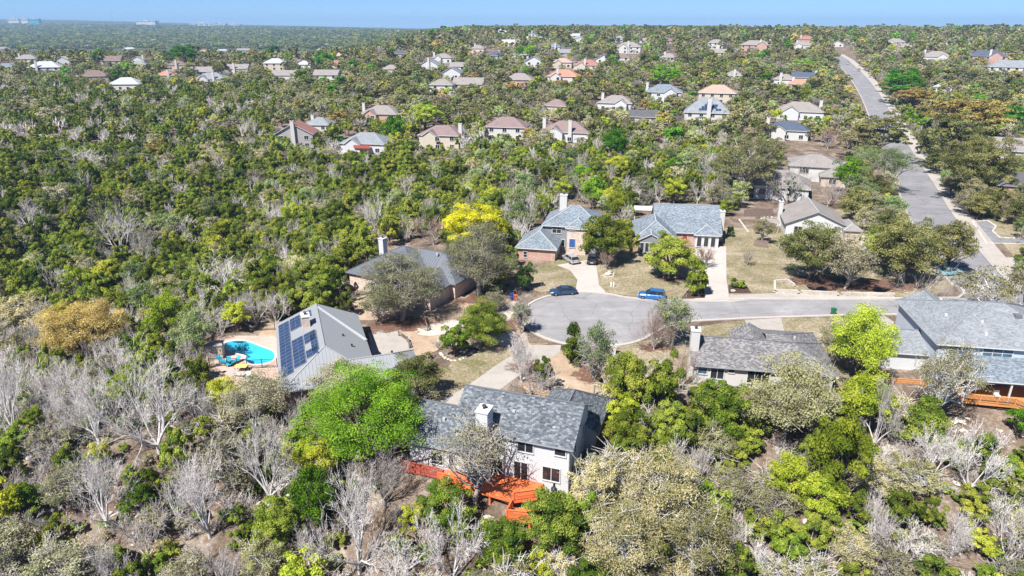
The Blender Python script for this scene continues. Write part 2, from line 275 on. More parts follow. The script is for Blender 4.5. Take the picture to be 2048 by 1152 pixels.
# ------------------------------------------------------------------ building blocks
def link(o, parent=None):
    col.objects.link(o)
    if parent is not None: o.parent = parent
    return o
def empty(name, loc=(0, 0, 0), rz=0.0):
    o = bpy.data.objects.new(name, None); o.empty_display_size = 0.5; o.location = loc; o.rotation_euler = (0, 0, rz); return link(o)
def tag(o, label=None, cat=None, group=None, kind=None):
    if label: o['label'] = label
    if cat: o['category'] = cat
    if group: o['group'] = group
    if kind: o['kind'] = kind
    return o
class MB:
    def __init__(s): s.v = []; s.f = []; s.m = []; s.uv = {}
    def poly(s, pts, mi=0, uvdir=None):
        i = len(s.v); s.v += [tuple(p) for p in pts]; s.f.append(tuple(range(i, i + len(pts)))); s.m.append(mi)
        n = None
        for k in range(1, len(pts) - 1):
            n = (Vector(pts[k]) - Vector(pts[0])).cross(Vector(pts[k + 1]) - Vector(pts[0]))
            if n.length > 1e-9: break
        n.normalize()
        if abs(n.z) > 0.999: a, b = Vector((1, 0, 0)), Vector((0, 1, 0))
        else: a = Vector((0, 0, 1)).cross(n).normalized(); b = n.cross(a)
        s.uv[len(s.f) - 1] = [(Vector(p).dot(a), Vector(p).dot(b)) for p in pts]
    def box(s, x0, x1, y0, y1, z0, z1, mi=0):
        p = [(x0, y0, z0), (x1, y0, z0), (x1, y1, z0), (x0, y1, z0), (x0, y0, z1), (x1, y0, z1), (x1, y1, z1), (x0, y1, z1)]
        for q in ((0, 3, 2, 1), (4, 5, 6, 7), (0, 1, 5, 4), (1, 2, 6, 5), (2, 3, 7, 6), (3, 0, 4, 7)): s.poly([p[k] for k in q], mi)
        return s
    def bar(s, a, b, w, h, mi=0):
        a, b = Vector(a), Vector(b); d = (b - a).normalized(); up = Vector((0, 0, 1))
        if abs(d.z) > 0.95: up = Vector((0, 1, 0))
        r = d.cross(up).normalized() * w / 2; u = r.cross(d).normalized() * h / 2
        p = [a - r - u, a + r - u, a + r + u, a - r + u, b - r - u, b + r - u, b + r + u, b - r + u]
        for q in ((0, 3, 2, 1), (4, 5, 6, 7), (0, 1, 5, 4), (1, 2, 6, 5), (2, 3, 7, 6), (3, 0, 4, 7)): s.poly([tuple(p[k]) for k in q][::-1], mi)
        return s
    def tube(s, a, b, r0, r1, n=6, mi=0, cap=True):
        a, b = Vector(a), Vector(b); d = (b - a).normalized(); up = Vector((0, 0, 1)) if abs(d.z) < 0.9 else Vector((1, 0, 0))
        r = d.cross(up).normalized(); u = r.cross(d)
        A = [a + (r * math.cos(t) + u * math.sin(t)) * r0 for t in [2 * math.pi * k / n for k in range(n)]]
        B = [b + (r * math.cos(t) + u * math.sin(t)) * r1 for t in [2 * math.pi * k / n for k in range(n)]]
        for k in range(n):
            j = (k + 1) % n; s.poly([A[k], B[k], B[j], A[j]], mi)
        if cap and r1 > 0.01: s.poly(B[::-1], mi); s.poly(A, mi)
        return s
    def prism(s, pts, z0, z1, mi=0, bottom=True):
        n = len(pts); ar = sum(pts[k][0] * pts[(k + 1) % n][1] - pts[(k + 1) % n][0] * pts[k][1] for k in range(n))
        if ar < 0: pts = pts[::-1]
        for k in range(n):
            a, b = pts[k], pts[(k + 1) % n]; s.poly([(a[0], a[1], z0), (b[0], b[1], z0), (b[0], b[1], z1), (a[0], a[1], z1)], mi)
        for tr in tessellate_polygon([[Vector((p[0], p[1], 0)) for p in pts]]):
            q = [pts[k] for k in tr]
            if (q[1][0] - q[0][0]) * (q[2][1] - q[0][1]) - (q[2][0] - q[0][0]) * (q[1][1] - q[0][1]) < 0: q = q[::-1]
            s.poly([(p[0], p[1], z1) for p in q], mi)
            if bottom: s.poly([(p[0], p[1], z0) for p in q[::-1]], mi)
        return s
    def build(s, name, mats, parent=None, smooth=False):
        me = bpy.data.meshes.new(name); me.from_pydata(s.v, [], s.f)
        for m in (mats if isinstance(mats, (list, tuple)) else [mats]): me.materials.append(M[m])
        me.polygons.foreach_set('material_index', s.m)
        uvl = me.uv_layers.new(name='UVMap'); d = np.zeros((len(me.loops), 2)); k = 0
        for i, f in enumerate(s.f):
            for q in s.uv[i]: d[k] = q; k += 1
        uvl.data.foreach_set('uv', d.ravel())
        if smooth: me.polygons.foreach_set('use_smooth', [True] * len(s.f))
        me.update(); o = bpy.data.objects.new(name, me); return link(o, parent)

def roof_geo(x0, x1, y0, y1, ze, zr, axis, hip, o):
    """closed roof solid; returns MB, list of ridge/hip lines, list of top polygons"""
    sl = (zr - ze) / (((y1 - y0) if axis == 'x' else (x1 - x0)) / 2.0)
    X0, X1, Y0, Y1 = x0 - o, x1 + o, y0 - o, y1 + o; zo = ze - o * sl
    if axis == 'x':
        half = (Y1 - Y0) / 2; ym = (Y0 + Y1) / 2
        a = (X0 + (half if hip[0] else 0), ym, zr); b = (X1 - (half if hip[1] else 0), ym, zr)
    else:
        half = (X1 - X0) / 2; xm = (X0 + X1) / 2
        a = (xm, Y0 + (half if hip[0] else 0), zr); b = (xm, Y1 - (half if hip[1] else 0), zr)
    c = [(X0, Y0, zo), (X1, Y0, zo), (X1, Y1, zo), (X0, Y1, zo)]
    if axis == 'x': tops = [[c[0], c[1], b, a], [c[2], c[3], a, b], [c[3], c[0], a], [c[1], c[2], b]]; ends = (2, 3)
    else: tops = [[c[1], c[2], b, a], [c[3], c[0], a, b], [c[0], c[1], a], [c[2], c[3], b]]; ends = (2, 3)
    mb = MB(); th = 0.17; polys = []
    dn = lambda p: (p[0], p[1], p[2] - th)
    for k, t in enumerate(tops):
        if k in ends and not hip[k - 2]:
            e = t  # gable end: rim only
            for p, q in ((e[0], e[2]), (e[2], e[1])): mb.poly([dn(q), dn(p), p, q], 1)
            continue
        mb.poly(t, 0); mb.poly([dn(p) for p in t][::-1], 1); polys.append(t)
        mb.poly([dn(t[0]), dn(t[1]), t[1], t[0]], 1)
    lines = [(a, b)] if (Vector(a) - Vector(b)).length > 0.3 else []
    for k, end in ((0, a), (1, b)):
        if hip[k]:
            es = tops[2 + k]; lines += [(es[0], end), (es[1], end)]
    return mb, lines, polys

def house(name, loc, rz, blocks, label, cat='house', group=None, chim=(), caps=None, seams=None):
    """blocks: dicts with rect, z0, ze, zr, axis, hip, o, wall, roof, trim"""
    root = empty(name, loc, rz); tag(root, label, cat, group)
    for b in blocks:
        x0, x1, y0, y1 = b['r']; z0 = b.get('z0', -1.0); ze, zr = b['ze'], b['zr']; ax = b.get('axis', 'x'); hip = b.get('hip', (1, 1)); o = b.get('o', 0.5)
        w = MB()
        for (p, q) in (((x0, y0), (x1, y0)), ((x1, y0), (x1, y1)), ((x1, y1), (x0, y1)), ((x0, y1), (x0, y0))):
            w.poly([(*p, z0), (*q, z0), (*q, ze - 0.05), (*p, ze - 0.05)])
        for k in (0, 1):
            if not hip[k]:
                if ax == 'x':
                    X = (x0, x1)[k]; t = [(X, y0, ze - .05), (X, y1, ze - .05), (X, (y0 + y1) / 2, zr - .12)]; w.poly(t if k else t[::-1])
                else:
                    Y = (y0, y1)[k]; t = [(x0, Y, ze - .05), (x1, Y, ze - .05), ((x0 + x1) / 2, Y, zr - .12)]; w.poly(t if not k else t[::-1])
        w.build('wall', b.get('wall', 'white_siding'), root)
        mb, lines, polys = roof_geo(x0, x1, y0, y1, ze, zr, ax, hip, o)
        ro = mb.build('roof', [b.get('roof', 'shingle_grey'), b.get('trim', 'trim_white')], root)
        if caps and lines:
            cm = MB()
            for p, q in lines: cm.bar((p[0], p[1], p[2] + .03), (q[0], q[1], q[2] + .03), 0.22, 0.06)
            cm.build('ridge_cap', caps, ro)
        if seams:
            sm = MB()
            for t in polys: seam_ribs(sm, t, seams[0])
            tag(sm.build('standing_seams', seams[1], ro), kind='stuff')
    for c in chim: chimney(root, *c)
    return root
def seam_ribs(mb, poly, step):
    P = [Vector(p) for p in poly]; n = (P[1] - P[0]).cross(P[2] - P[0]).normalized()
    a = Vector((0, 0, 1)).cross(n).normalized(); b = n.cross(a); U = [(p.dot(a), p.dot(b)) for p in P]; base = P[0].dot(n)
    u = math.ceil(min(q[0] for q in U) / step) * step
    while u < max(q[0] for q in U):
        vs_ = []
        for k in range(len(U)):
            (u0, v0), (u1, v1) = U[k], U[(k + 1) % len(U)]
            if (u0 - u) * (u1 - u) < 0: vs_.append(v0 + (v1 - v0) * (u - u0) / (u1 - u0))
        if len(vs_) >= 2 and max(vs_) - min(vs_) > 0.3:
            q = lambda v: a * u + b * v + n * (base + 0.02)
            mb.bar(q(min(vs_)), q(max(vs_)), 0.05, 0.05)
        u += step
def chimney(root, x0, x1, y0, y1, z0, z1, mat='white_siding', name='chimney'):
    m = MB(); m.box(x0, x1, y0, y1, z0, z1); c = m.build(name, mat, root)
    m = MB(); m.box(x0 - .08, x1 + .08, y0 - .08, y1 + .08, z1, z1 + .12); m.build('cap', 'trim_white', c)
    m = MB(); xm, ym = (x0 + x1) / 2, (y0 + y1) / 2
    m.tube((xm, ym, z1 + .12), (xm, ym, z1 + .45), .16, .16, 8); m.tube((xm, ym, z1 + .45), (xm, ym, z1 + .52), .26, .2, 8); m.build('flue', 'flue', c)
    return c
def window(root, x, y, z, w, h, side='S', n=2, frame='trim_white', glass='glass', rows=1, name='window', fw=0.09):
    """window on a wall of root; (x, y) on the wall plane, z centre"""
    A = {'S': 0, 'E': R(90), 'N': R(180), 'W': R(-90)}[side]; ca, sa = math.cos(A), math.sin(A)
    def box(mb, a0, a1, d0, d1, z0, z1):
        pts = [(a0, d0), (a1, d0), (a1, d1), (a0, d1)]
        mb.prism([(x + ca * p - sa * q, y + sa * p + ca * q) for p, q in pts], z0, z1)
    m = MB(); zb, zt = z - h / 2, z + h / 2; l, r = -w / 2, w / 2; D = -0.09
    box(m, l - fw, r + fw, D, 0.02, zt, zt + fw); box(m, l - fw, r + fw, D - .05, 0.02, zb - fw, zb)
    box(m, l - fw, l, D, 0.02, zb, zt); box(m, r, r + fw, D, 0.02, zb, zt)
    for k in range(1, n): t = l + w * k / n; box(m, t - .035, t + .035, D + .02, 0.02, zb, zt)
    for k in range(1, rows): t = zb + h * k / rows; box(m, l, r, D + .025, 0.02, t - .03, t + .03)
    o = m.build(name, frame, root)
    for k in range(n):
        g = MB(); box(g, l + w * k / n + .01, l + w * (k + 1) / n - .01, -0.03, 0.015, zb, zt); g.build('pane', glass, o)
    return o
def wallpx(loc, rz, yl, px, py):
    """pixel -> (local x, z) on the wall plane local y = yl of a house"""
    d = ray(px, py); ca, sa = math.cos(rz), math.sin(rz)
    ny = (-sa, ca); k = (loc[0] * ny[0] + loc[1] * ny[1] + yl) / (d[0] * ny[0] + d[1] * ny[1])
    wx, wy, wz = d[0] * k, d[1] * k, CAMZ + d[2] * k
    return (wx - loc[0]) * ca + (wy - loc[1]) * sa, wz - loc[2]
def wpx(root, yl, x0, x1, y0, y1, **kw):
    loc, rz = root.location, root.rotation_euler[2]
    a, zt = wallpx(loc, rz, yl, x0, (y0)); b, zb = wallpx(loc, rz, yl, x1, y1); _, z2 = wallpx(loc, rz, yl, x0, y1)
    _, z1 = wallpx(loc, rz, yl, x1, y0)
    zt = (zt + z1) / 2; zb = (zb + z2) / 2; zmax = kw.pop('zmax', None)
    if zmax is not None and zt > zmax: zb -= (zt - zmax) * .5; zt = zmax
    return window(root, (a + b) / 2, yl, (zt + zb) / 2, abs(b - a), max(.3, zt - zb), **kw)
def sheet(name, pts, mat, z=0.004, th=None, terrain=False, kind='structure', parent=None, step=None):
    m = MB()
    if th is None:
        for tr in tessellate_polygon([[Vector((p[0], p[1], 0)) for p in pts]]):
            q = [pts[k] for k in tr]
            if (q[1][0] - q[0][0]) * (q[2][1] - q[0][1]) - (q[2][0] - q[0][0]) * (q[1][1] - q[0][1]) < 0: q = q[::-1]
            m.poly([(p[0], p[1], z) for p in q])
    else: m.prism(pts, z - th, z)
    o = m.build(name, mat, parent)
    if kind: o['kind'] = kind
    return o
def smooth_closed(pts, n=6):
    out = []; N_ = len(pts)
    for i in range(N_):
        p0, p1, p2, p3 = (Vector((*pts[(i + k - 1) % N_][:2],)) for k in range(4))
        for k in range(n):
            t = k / n
            q = 0.5 * ((2 * p1) + (-p0 + p2) * t + (2 * p0 - 5 * p1 + 4 * p2 - p3) * t * t + (-p0 + 3 * p1 - 3 * p2 + p3) * t ** 3)
            out.append((q.x, q.y))
    return out
def smooth_open(pts, n=8):
    P = [pts[0]] + list(pts) + [pts[-1]]; out = []
    for i in range(1, len(P) - 2):
        p0, p1, p2, p3 = (Vector(P[i + k - 1]) for k in range(4))
        for k in range(n):
            t = k / n; q = 0.5 * ((2 * p1) + (-p0 + p2) * t + (2 * p0 - 5 * p1 + 4 * p2 - p3) * t * t + (-p0 + 3 * p1 - 3 * p2 + p3) * t ** 3)
            out.append(tuple(q))
    out.append(tuple(P[-1])); return out
def strip(mb, line, half, z, zfun=None, mi=0, h=None):
    L_, R_ = [], []
    for i, p in enumerate(line):
        a = Vector(line[max(0, i - 1)][:2]); b = Vector(line[min(len(line) - 1, i + 1)][:2]); d = (b - a).normalized(); n = Vector((-d.y, d.x)) * half
        zz = z + (zfun(p[0], p[1]) if zfun else 0)
        L_.append((p[0] + n.x, p[1] + n.y, zz)); R_.append((p[0] - n.x, p[1] - n.y, zz))
    for i in range(len(line) - 1):
        mb.poly([R_[i], R_[i + 1], L_[i + 1], L_[i]], mi)
        if h:
            dn = lambda q: (q[0], q[1], q[2] - h)
            mb.poly([dn(R_[i]), dn(R_[i + 1]), R_[i + 1], R_[i]], mi); mb.poly([L_[i], L_[i + 1], dn(L_[i + 1]), dn(L_[i])], mi)
    if h:
        dn = lambda q: (q[0], q[1], q[2] - h)
        mb.poly([dn(L_[0]), dn(R_[0]), R_[0], L_[0]], mi); mb.poly([dn(R_[-1]), dn(L_[-1]), L_[-1], R_[-1]], mi)
    return L_, R_

# ------------------------------------------------------------------ ground, streets, yards
def build_ground():
    ys = np.concatenate([[-140, -100, -70], np.geomspace(20, 12080, 330) - 80]); us = np.linspace(-1.7, 1.7, 231)
    X = us[None, :] * (ys[:, None] + 160); Y = np.repeat(ys[:, None], len(us), 1)
    Z = hz(X, Y); far = ss(900, 1800, Y)
    Z = Z + far * 5.0 * rng.random(Z.shape)          # canopy relief of the far wooded hills
    ny, nx = X.shape; me = bpy.data.meshes.new('ground')
    v = np.stack([X, Y, Z], -1).reshape(-1, 3)
    i = np.arange(ny - 1)[:, None] * nx + np.arange(nx - 1)[None, :]
    f = np.stack([i, i + 1, i + nx + 1, i + nx], -1).reshape(-1, 4)
    cxy = v[f].mean(1)[:, :2]; f = f[~((np.abs(cxy[:, 0] + 37.3) < 6.2) & (np.abs(cxy[:, 1] - 86.8) < 5.0))]     # the pool is dug out here
    fill(me, v, f); me.materials.append(M['forest_floor'])
    o = link(bpy.data.objects.new('ground', me)); o['kind'] = 'structure'
    return o
def fill(me, v, f):
    n = f.shape[1]
    me.vertices.add(len(v)); me.vertices.foreach_set('co', np.asarray(v, np.float32).ravel())
    me.loops.add(f.size); me.loops.foreach_set('vertex_index', np.asarray(f, np.int32).ravel())
    me.polygons.add(len(f)); me.polygons.foreach_set('loop_start', np.arange(0, f.size, n, dtype=np.int32))
    me.update(calc_edges=True)
# the ground's own colour: litter and limestone near, dark wooded hills far away
def ground_far():
    m = M['forest_floor']; N, L = m.node_tree.nodes, m.node_tree.links; P = N['Principled BSDF']
    src = P.inputs['Base Color'].links[0].from_socket
    g = geo_pos(N); sep = N.new('ShaderNodeSeparateXYZ'); L.new(g, sep.inputs[0])
    mr = N.new('ShaderNodeMapRange'); mr.inputs[1].default_value = 700; mr.inputs[2].default_value = 1300; L.new(sep.outputs[1], mr.inputs[0])
    c = ramp(N, L, noise(N, L, g, 0.02, 8, 0.75), [(0.3, (0.03, 0.045, 0.012)), (0.5, (0.075, 0.085, 0.03)), (0.7, (0.14, 0.13, 0.07))])
    L.new(mixc(N, L, mr.outputs[0], src, c), P.inputs['Base Color'])
ground_far()
build_ground()

CC = (12.3, 99.2); CR = 10.8
circ = [(CC[0] + CR * math.cos(t), CC[1] + CR * math.sin(t)) for t in np.linspace(R(52), R(312), 40)]
street_s = [(22.6, 94.6), (25, 96.4), (28.5, 97.6), (37.5, 98.7), (54, 100.0), (70, 100.4), (88, 100.6)]
street_n = [(88, 107.6), (70, 107.2), (57, 106.9), (40, 106.9), (28, 106.1), (22.5, 106.6)]
sheet('street', circ + street_s + street_n, 'asphalt', 0.008)
main_c = smooth_open([(72, 66), (75.5, 85), (81.5, 106), (87.8, 126.5), (99.6, 155.7), (106.8, 172.7), (119, 200), (140.5, 250.8), (182, 352), (214, 440), (243, 530), (262, 590)], 10)
mb = MB(); strip(mb, main_c, 4.9, 0.02, lambda x, y: hz1(x, y) + 0.03 * ss(120, 170, y) + 0.25 * ss(240, 420, y)); tag(mb.build('main_road', 'asphalt_main'), kind='structure')
# kerbs: real steps
mb = MB(); strip(mb, circ, 0.24, 0.13, None, 0, 0.2); strip(mb, [circ[-1]] + street_s[:-2] + [(74.2, 100.5), (76.6, 98.4), (77.2, 95)], 0.24, 0.128, None, 0, 0.2)
strip(mb, [(79.2, 112.5), (78, 109.5), (75.6, 107.4)] + street_n[2:] + [circ[0]], 0.24, 0.126, None, 0, 0.2); tag(mb.build('kerb', 'concrete'), kind='structure')
for nm, off in (('main_kerb', -5.15), ('main_kerb', 5.15)):
    ln = []
    for i, p in enumerate(main_c):
        a = Vector(main_c[max(0, i - 1)]); b = Vector(main_c[min(len(main_c) - 1, i + 1)]); d = (b - a).normalized(); ln.append((p[0] - d.y * off, p[1] + d.x * off))
    ln = [p for p in ln if not (off > 0 and 95 < p[1] < 112)]
    parts = [ln] if off < 0 else [[p for p in ln if p[1] < 96], [p for p in ln if p[1] > 111]]
    mb = MB()
    for q in parts:
        if len(q) > 1: strip(mb, q, 0.26, 0.15, lambda x, y: hz1(x, y) + 0.03 * ss(120, 170, y) + 0.25 * ss(240, 420, y), 0, 0.3)
    tag(mb.build(nm, 'old_concrete'), kind='structure')
# verge / pavement strip along the far side of the main road
ln = []
for i, p in enumerate(main_c):
    if p[1] > 62:
        a = Vector(main_c[max(0, i - 1)]); b = Vector(main_c[min(len(main_c) - 1, i + 1)]); d = (b - a).normalized(); ln.append((p[0] + d.y * 7.2, p[1] - d.x * 7.2))
mb = MB(); strip(mb, ln, 1.7, 0.035, lambda x, y: hz1(x, y) + 0.03 * ss(120, 170, y) + 0.25 * ss(240, 420, y), 0, None); tag(mb.build('pavement', 'old_concrete'), kind='structure')
def pxpoly(l, z=0): return [W(a, b, z) for a, b in l]
lawn_main = [(3, 117), (2, 113), (5, 109.8), (9, 111.2), (14, 111.0), (20, 108.4), (24.5, 106.9), (34, 107.0), (57, 107.5), (71, 107.8), (78.5, 113.5), (84, 127), (96, 157), (100, 168), (88, 172), (60, 150), (46, 150), (44, 136), (24, 134), (20, 131), (10, 131), (4, 122)]
sheet('lawn', lawn_main, 'dry_lawn', 0.004)
sheet('lawn', pxpoly([(1240, 690), (1300, 680), (1400, 652), (1495, 640), (1555, 637), (1760, 634), (1745, 700), (1700, 770), (1440, 760), (1360, 780), (1250, 760), (1190, 800), (1190, 720)]), 'dry_lawn', 0.0044)
sheet('lawn', pxpoly([(1040, 760), (1100, 700), (1190, 705), (1240, 720), (1240, 770), (1160, 800), (1060, 800)]), 'bare_soil', 0.0048)
sheet('lawn', pxpoly([(855, 800), (905, 720), (985, 690), (1100, 685), (1020, 720), (940, 770), (880, 812)]), 'dry_lawn', 0.0052)
sheet('yard_soil', pxpoly([(660, 640), (700, 590), (880, 590), (1010, 590), (1040, 640), (1060, 690), (1000, 700), (900, 690), (830, 720), (750, 640)]), 'bare_soil', 0.0056)
sheet('lawn', [(91, 108), (98, 124), (110, 153), (118, 172), (150, 170), (140, 100), (110, 84), (88, 84)], 'dry_lawn', 0.0046)
sheet('garden_path', smooth_closed(pxpoly([(1010, 612), (1042, 598), (1020, 640), (1035, 680), (1000, 690), (930, 660), (860, 672), (830, 660), (900, 640), (985, 640)]), 4), 'pale_gravel', 0.0105)
# driveways
sheet('driveway', pxpoly([(1125, 528), (1175, 520), (1192, 528), (1198, 570), (1212, 584), (1150, 584), (1155, 560), (1140, 540), (1112, 530)]), 'concrete', 0.012)
sheet('driveway', pxpoly([(1388, 500), (1405, 492), (1452, 492), (1453, 560), (1458, 592), (1462, 603), (1380, 603), (1410, 585), (1402, 540)]), 'concrete', 0.013)
sheet('driveway', pxpoly([(1490, 640), (1562, 636), (1570, 668), (1500, 672)]), 'old_concrete', 0.012)
sheet('driveway', pxpoly([(1060, 690), (1122, 690), (1120, 705), (1040, 750), (985, 790), (940, 830), (880, 830), (860, 812), (930, 775), (1000, 725)]), 'old_concrete', 0.0125)
sheet('driveway', pxpoly([(735, 656), (780, 660), (818, 672), (826, 700), (800, 712), (745, 712)]), 'old_concrete', 0.0128)
sheet('driveway', pxpoly([(1690, 632), (1770, 632), (1800, 652), (1745, 655)]), 'old_concrete', 0.0122)
sheet('driveway', [(91.5, 122.5), (94.5, 129.0), (140, 129.0), (140, 122.5)], 'old_concrete', 0.0135)
sheet('driveway', [(83.5, 140), (79, 147), (74, 146), (73, 140), (78, 137.5), (85.5, 137.5)], 'concrete', 0.0132) if False else None
sheet('driveway', pxpoly([(1725, 470), (1745, 480), (1755, 500), (1740, 520), (1718, 500)]), 'concrete', 0.0132)
sheet('driveway', pxpoly([(1962, 540), (2048, 535), (2060, 560), (1990, 562)]), 'old_concrete', 0.0134)
sheet('pavement', pxpoly([(1460, 590), (1556, 586), (1780, 592), (1800, 599), (1700, 600), (1500, 599), (1458, 605)]), 'old_concrete', 0.0138)

# ------------------------------------------------------------------ the houses round the turning circle
def B(r, ze, zr, axis='x', hip=(1, 1), **k): return dict(r=r, ze=ze, zr=zr, axis=axis, hip=hip, **k)
def roof_vent(root, x, y, z, s=.3, mat='vent', name='roof_vent'):
    m = MB(); m.box(x - s / 2, x + s / 2, y - s / 2, y + s / 2, z - .25, z + .18); m.build(name, mat, root)

# white two-storey house with the orange deck
RZ1 = R(-18.7)
sw = dict(wall='white_siding', roof='shingle_slate', trim='trim_grey')
h1 = house('white_house', (5.65, 56.5, 0), RZ1, [
    B((-12.1, 0, 0, 8.0), 4.95, 7.25, 'x', (0, 0), o=0.45, z0=-3, **sw),
    B((-17.0, -9.2, -1.0, 6.6), 2.9, 5.25, 'x', (0, 0), o=0.45, z0=-3, **sw),
    B((-5.4, 1.0, 7.0, 14.0), 2.7, 4.9, 'y', (0, 1), o=0.45, **dict(sw, wall='white_siding'))],
    'white two-storey house with slate-grey roof behind the orange deck, nearest the camera', chim=[(-9.45, -8.2, -1.0, 0.6, -2.5, 7.35)], caps='ridge_dark')
for r_, kw in [((925, 948, 864, 885), {}), ((982, 1006, 868, 895), {}), ((1036, 1066, 880, 903), {}), ((1110, 1131, 894, 911), dict(n=1))]: wpx(h1, 0, *r_, zmax=4.5, **kw)
for r_, kw in [((983, 1005, 915, 945), dict(rows=1)), ((1086, 1119, 935, 961), {})]: wpx(h1, 0, *r_, **kw)
wpx(h1, 0, 1029, 1055, 924, 958, name='patio_door')
for r_, kw in [((863, 886, 902, 928), dict(name='patio_door')), ((898, 908, 905, 930), dict(n=1)), ((925, 946, 903, 926), {})]: wpx(h1, -1.0, *r_, **kw)
window(h1, 0, 2.0, 3.4, .7, 1.1, 'E', 1); window(h1, 0, 4.0, 5.3, .7, 1.0, 'E', 1); window(h1, 0, 5.6, 3.4, .7, 1.1, 'E', 1); window(h1, 0, 1.2, 1.2, .8, 1.6, 'E', 1)
for x, y, z in ((-13.9, 1.2, 4.4), (-2.0, 1.4, 5.6), (-6.5, 2.2, 6.15)): roof_vent(h1, x, y, z)
for q in ((-12.6, -12.52, -1.06, -.99, -2, 2.6), (-.12, -.04, -.08, 0, -2, 4.4)): m = MB(); m.box(*q); m.build('downpipe', 'trim_white', h1)
# air conditioner at its right side
ac = empty('air_conditioner', (*W(1180, 925), 0), RZ1); tag(ac, 'grey air conditioner on the shaded side of the white house', 'air conditioner')
m = MB(); m.box(-.45, .45, -.45, .45, 0, .95); m.build('casing', 'trim_grey', ac); m = MB(); m.tube((0, 0, .95), (0, 0, 1.0), .38, .36, 12); m.build('fan_guard', 'iron', ac)

# deck helper: boards, joists, posts, rails
def deck(name, loc, rz, pts, z, label, wood, rails=(), posts=(), ground=-3.0, baluster=0.0, railh=1.0, boards_dir='x', slat=False):
    root = empty(name, loc, rz); tag(root, label, 'deck')
    xs = [p[0] for p in pts]; ys = [p[1] for p in pts]; mb = MB(); step = 0.16
    # boards clipped to the outline, small gaps between them
    y = min(ys) + step / 2
    while y < max(ys):
        cr = []
        for k in range(len(pts)):
            (xa, ya), (xb, yb) = pts[k], pts[(k + 1) % len(pts)]
            if (ya - y) * (yb - y) < 0: cr.append(xa + (xb - xa) * (y - ya) / (yb - ya))
        cr.sort()
        for k in range(0, len(cr) - 1, 2): mb.box(cr[k], cr[k + 1], y - step / 2 + .012, y + step / 2 - .012, z - .04 + random.uniform(-.004, .004), z)
        y += step
    tag(mb.build('deck_boards', wood, root), kind='stuff')
    fr = MB()
    for k in range(len(pts)): a, b = pts[k], pts[(k + 1) % len(pts)]; fr.bar((*a, z - .17), (*b, z - .17), .06, .24)
    fr.build('frame', wood, root)
    for (x, y) in posts:
        wx = loc[0] + x * math.cos(rz) - y * math.sin(rz); wy = loc[1] + x * math.sin(rz) + y * math.cos(rz)
        p = MB(); p.box(x - .09, x + .09, y - .09, y + .09, hz1(wx, wy) - loc[2] - .3, z - .2); p.build('post', wood, root)
    for line in rails:
        for k in range(len(line) - 1):
            a, b = Vector((*line[k], 0)), Vector((*line[k + 1], 0)); d = (b - a).length
            rl = MB(); rl.bar((*line[k], z + railh), (*line[k + 1], z + railh), .14, .06); rl.build('top_rail', wood, root); rl = MB(); rl.bar((*line[k], z + .14), (*line[k + 1], z + .14), .05, .09); rl.build('bottom_rail', wood, root)
            n = max(1, round(d / 1.9))
            for j in range(n + (1 if k == len(line) - 2 else 0)):
                q = a.lerp(b, j / n); pm = MB(); pm.box(q.x - .055, q.x + .055, q.y - .055, q.y + .055, z - .2, z + railh + .03); pm.build('rail_post', wood, root)
            if slat:
                for j in range(4):
                    zz = z + .28 + j * .19; s_ = MB(); s_.bar((*line[k], zz), (*line[k + 1], zz), .03, .13); s_.build('rail_board', wood, root)
            elif baluster:
                s_ = MB(); nn = int(d / baluster)
                for j in range(1, nn): q = a.lerp(b, j / nn); s_.box(q.x - .018, q.x + .018, q.y - .018, q.y + .018, z + .16, z + railh - .03)
                tag(s_.build('balusters', wood if baluster > .2 else 'iron', root), kind='stuff')
    return root
L1 = (5.65, 56.5, 0)
deck('wooden_deck', L1, RZ1, [(-12.9, -1.1), (-9.3, -1.1), (-9.3, -.05), (-2.6, -.05), (-2.6, -2.4), (-4.6, -3.6), (-9.8, -3.2), (-12.9, -3.0)], -.12, 'orange stained wooden deck behind the white house', 'wood_orange',
     rails=[[(-12.9, -3.0), (-10.4, -3.1)], [(-4.6, -3.6), (-2.6, -2.4)]], posts=[(-12.6, -2.8), (-9.8, -3.0), (-7.2, -3.2), (-4.8, -3.4), (-2.8, -2.2)], slat=True)
deck('lower_deck', L1, RZ1, [(-4.7, -3.8), (-2.4, -2.5), (-0.3, -1.0), (.4, -2.2), (-2.4, -4.9), (-4.7, -5.3)], -.9, 'lower orange deck with slatted railing at the corner of the white house', 'wood_orange',
     rails=[[(-4.7, -3.8), (-4.7, -5.3), (-2.4, -4.9)]], posts=[(-4.6, -5.1), (-2.6, -4.7), (.2, -2.3)], slat=True)
deck('side_walkway', L1, RZ1, [(-17.3, -1.15), (-13.1, -1.15), (-13.1, -2.4), (-17.3, -2.4)], -.12, 'red-brown wooden walkway at the left end of the white house', 'wood_red',
     rails=[[(-17.3, -2.4), (-13.1, -2.4)]], posts=[(-17.1, -2.2), (-13.3, -2.2)], slat=True)
# terracotta fire pit and chimenea
g = W(1108, 985, -1.0); cm = empty('chimenea', (*g, -1.0)); tag(cm, 'dark garden chimenea beside pots on the lower orange deck', 'chimenea')
m = MB(); m.tube((0, 0, 0), (0, 0, .5), .28, .34, 10); m.tube((0, 0, .5), (0, 0, .75), .34, .14, 10); m.build('bowl', 'iron', cm); m = MB(); m.tube((0, 0, .75), (0, 0, 1.3), .12, .1, 8); m.build('stack', 'iron', cm)

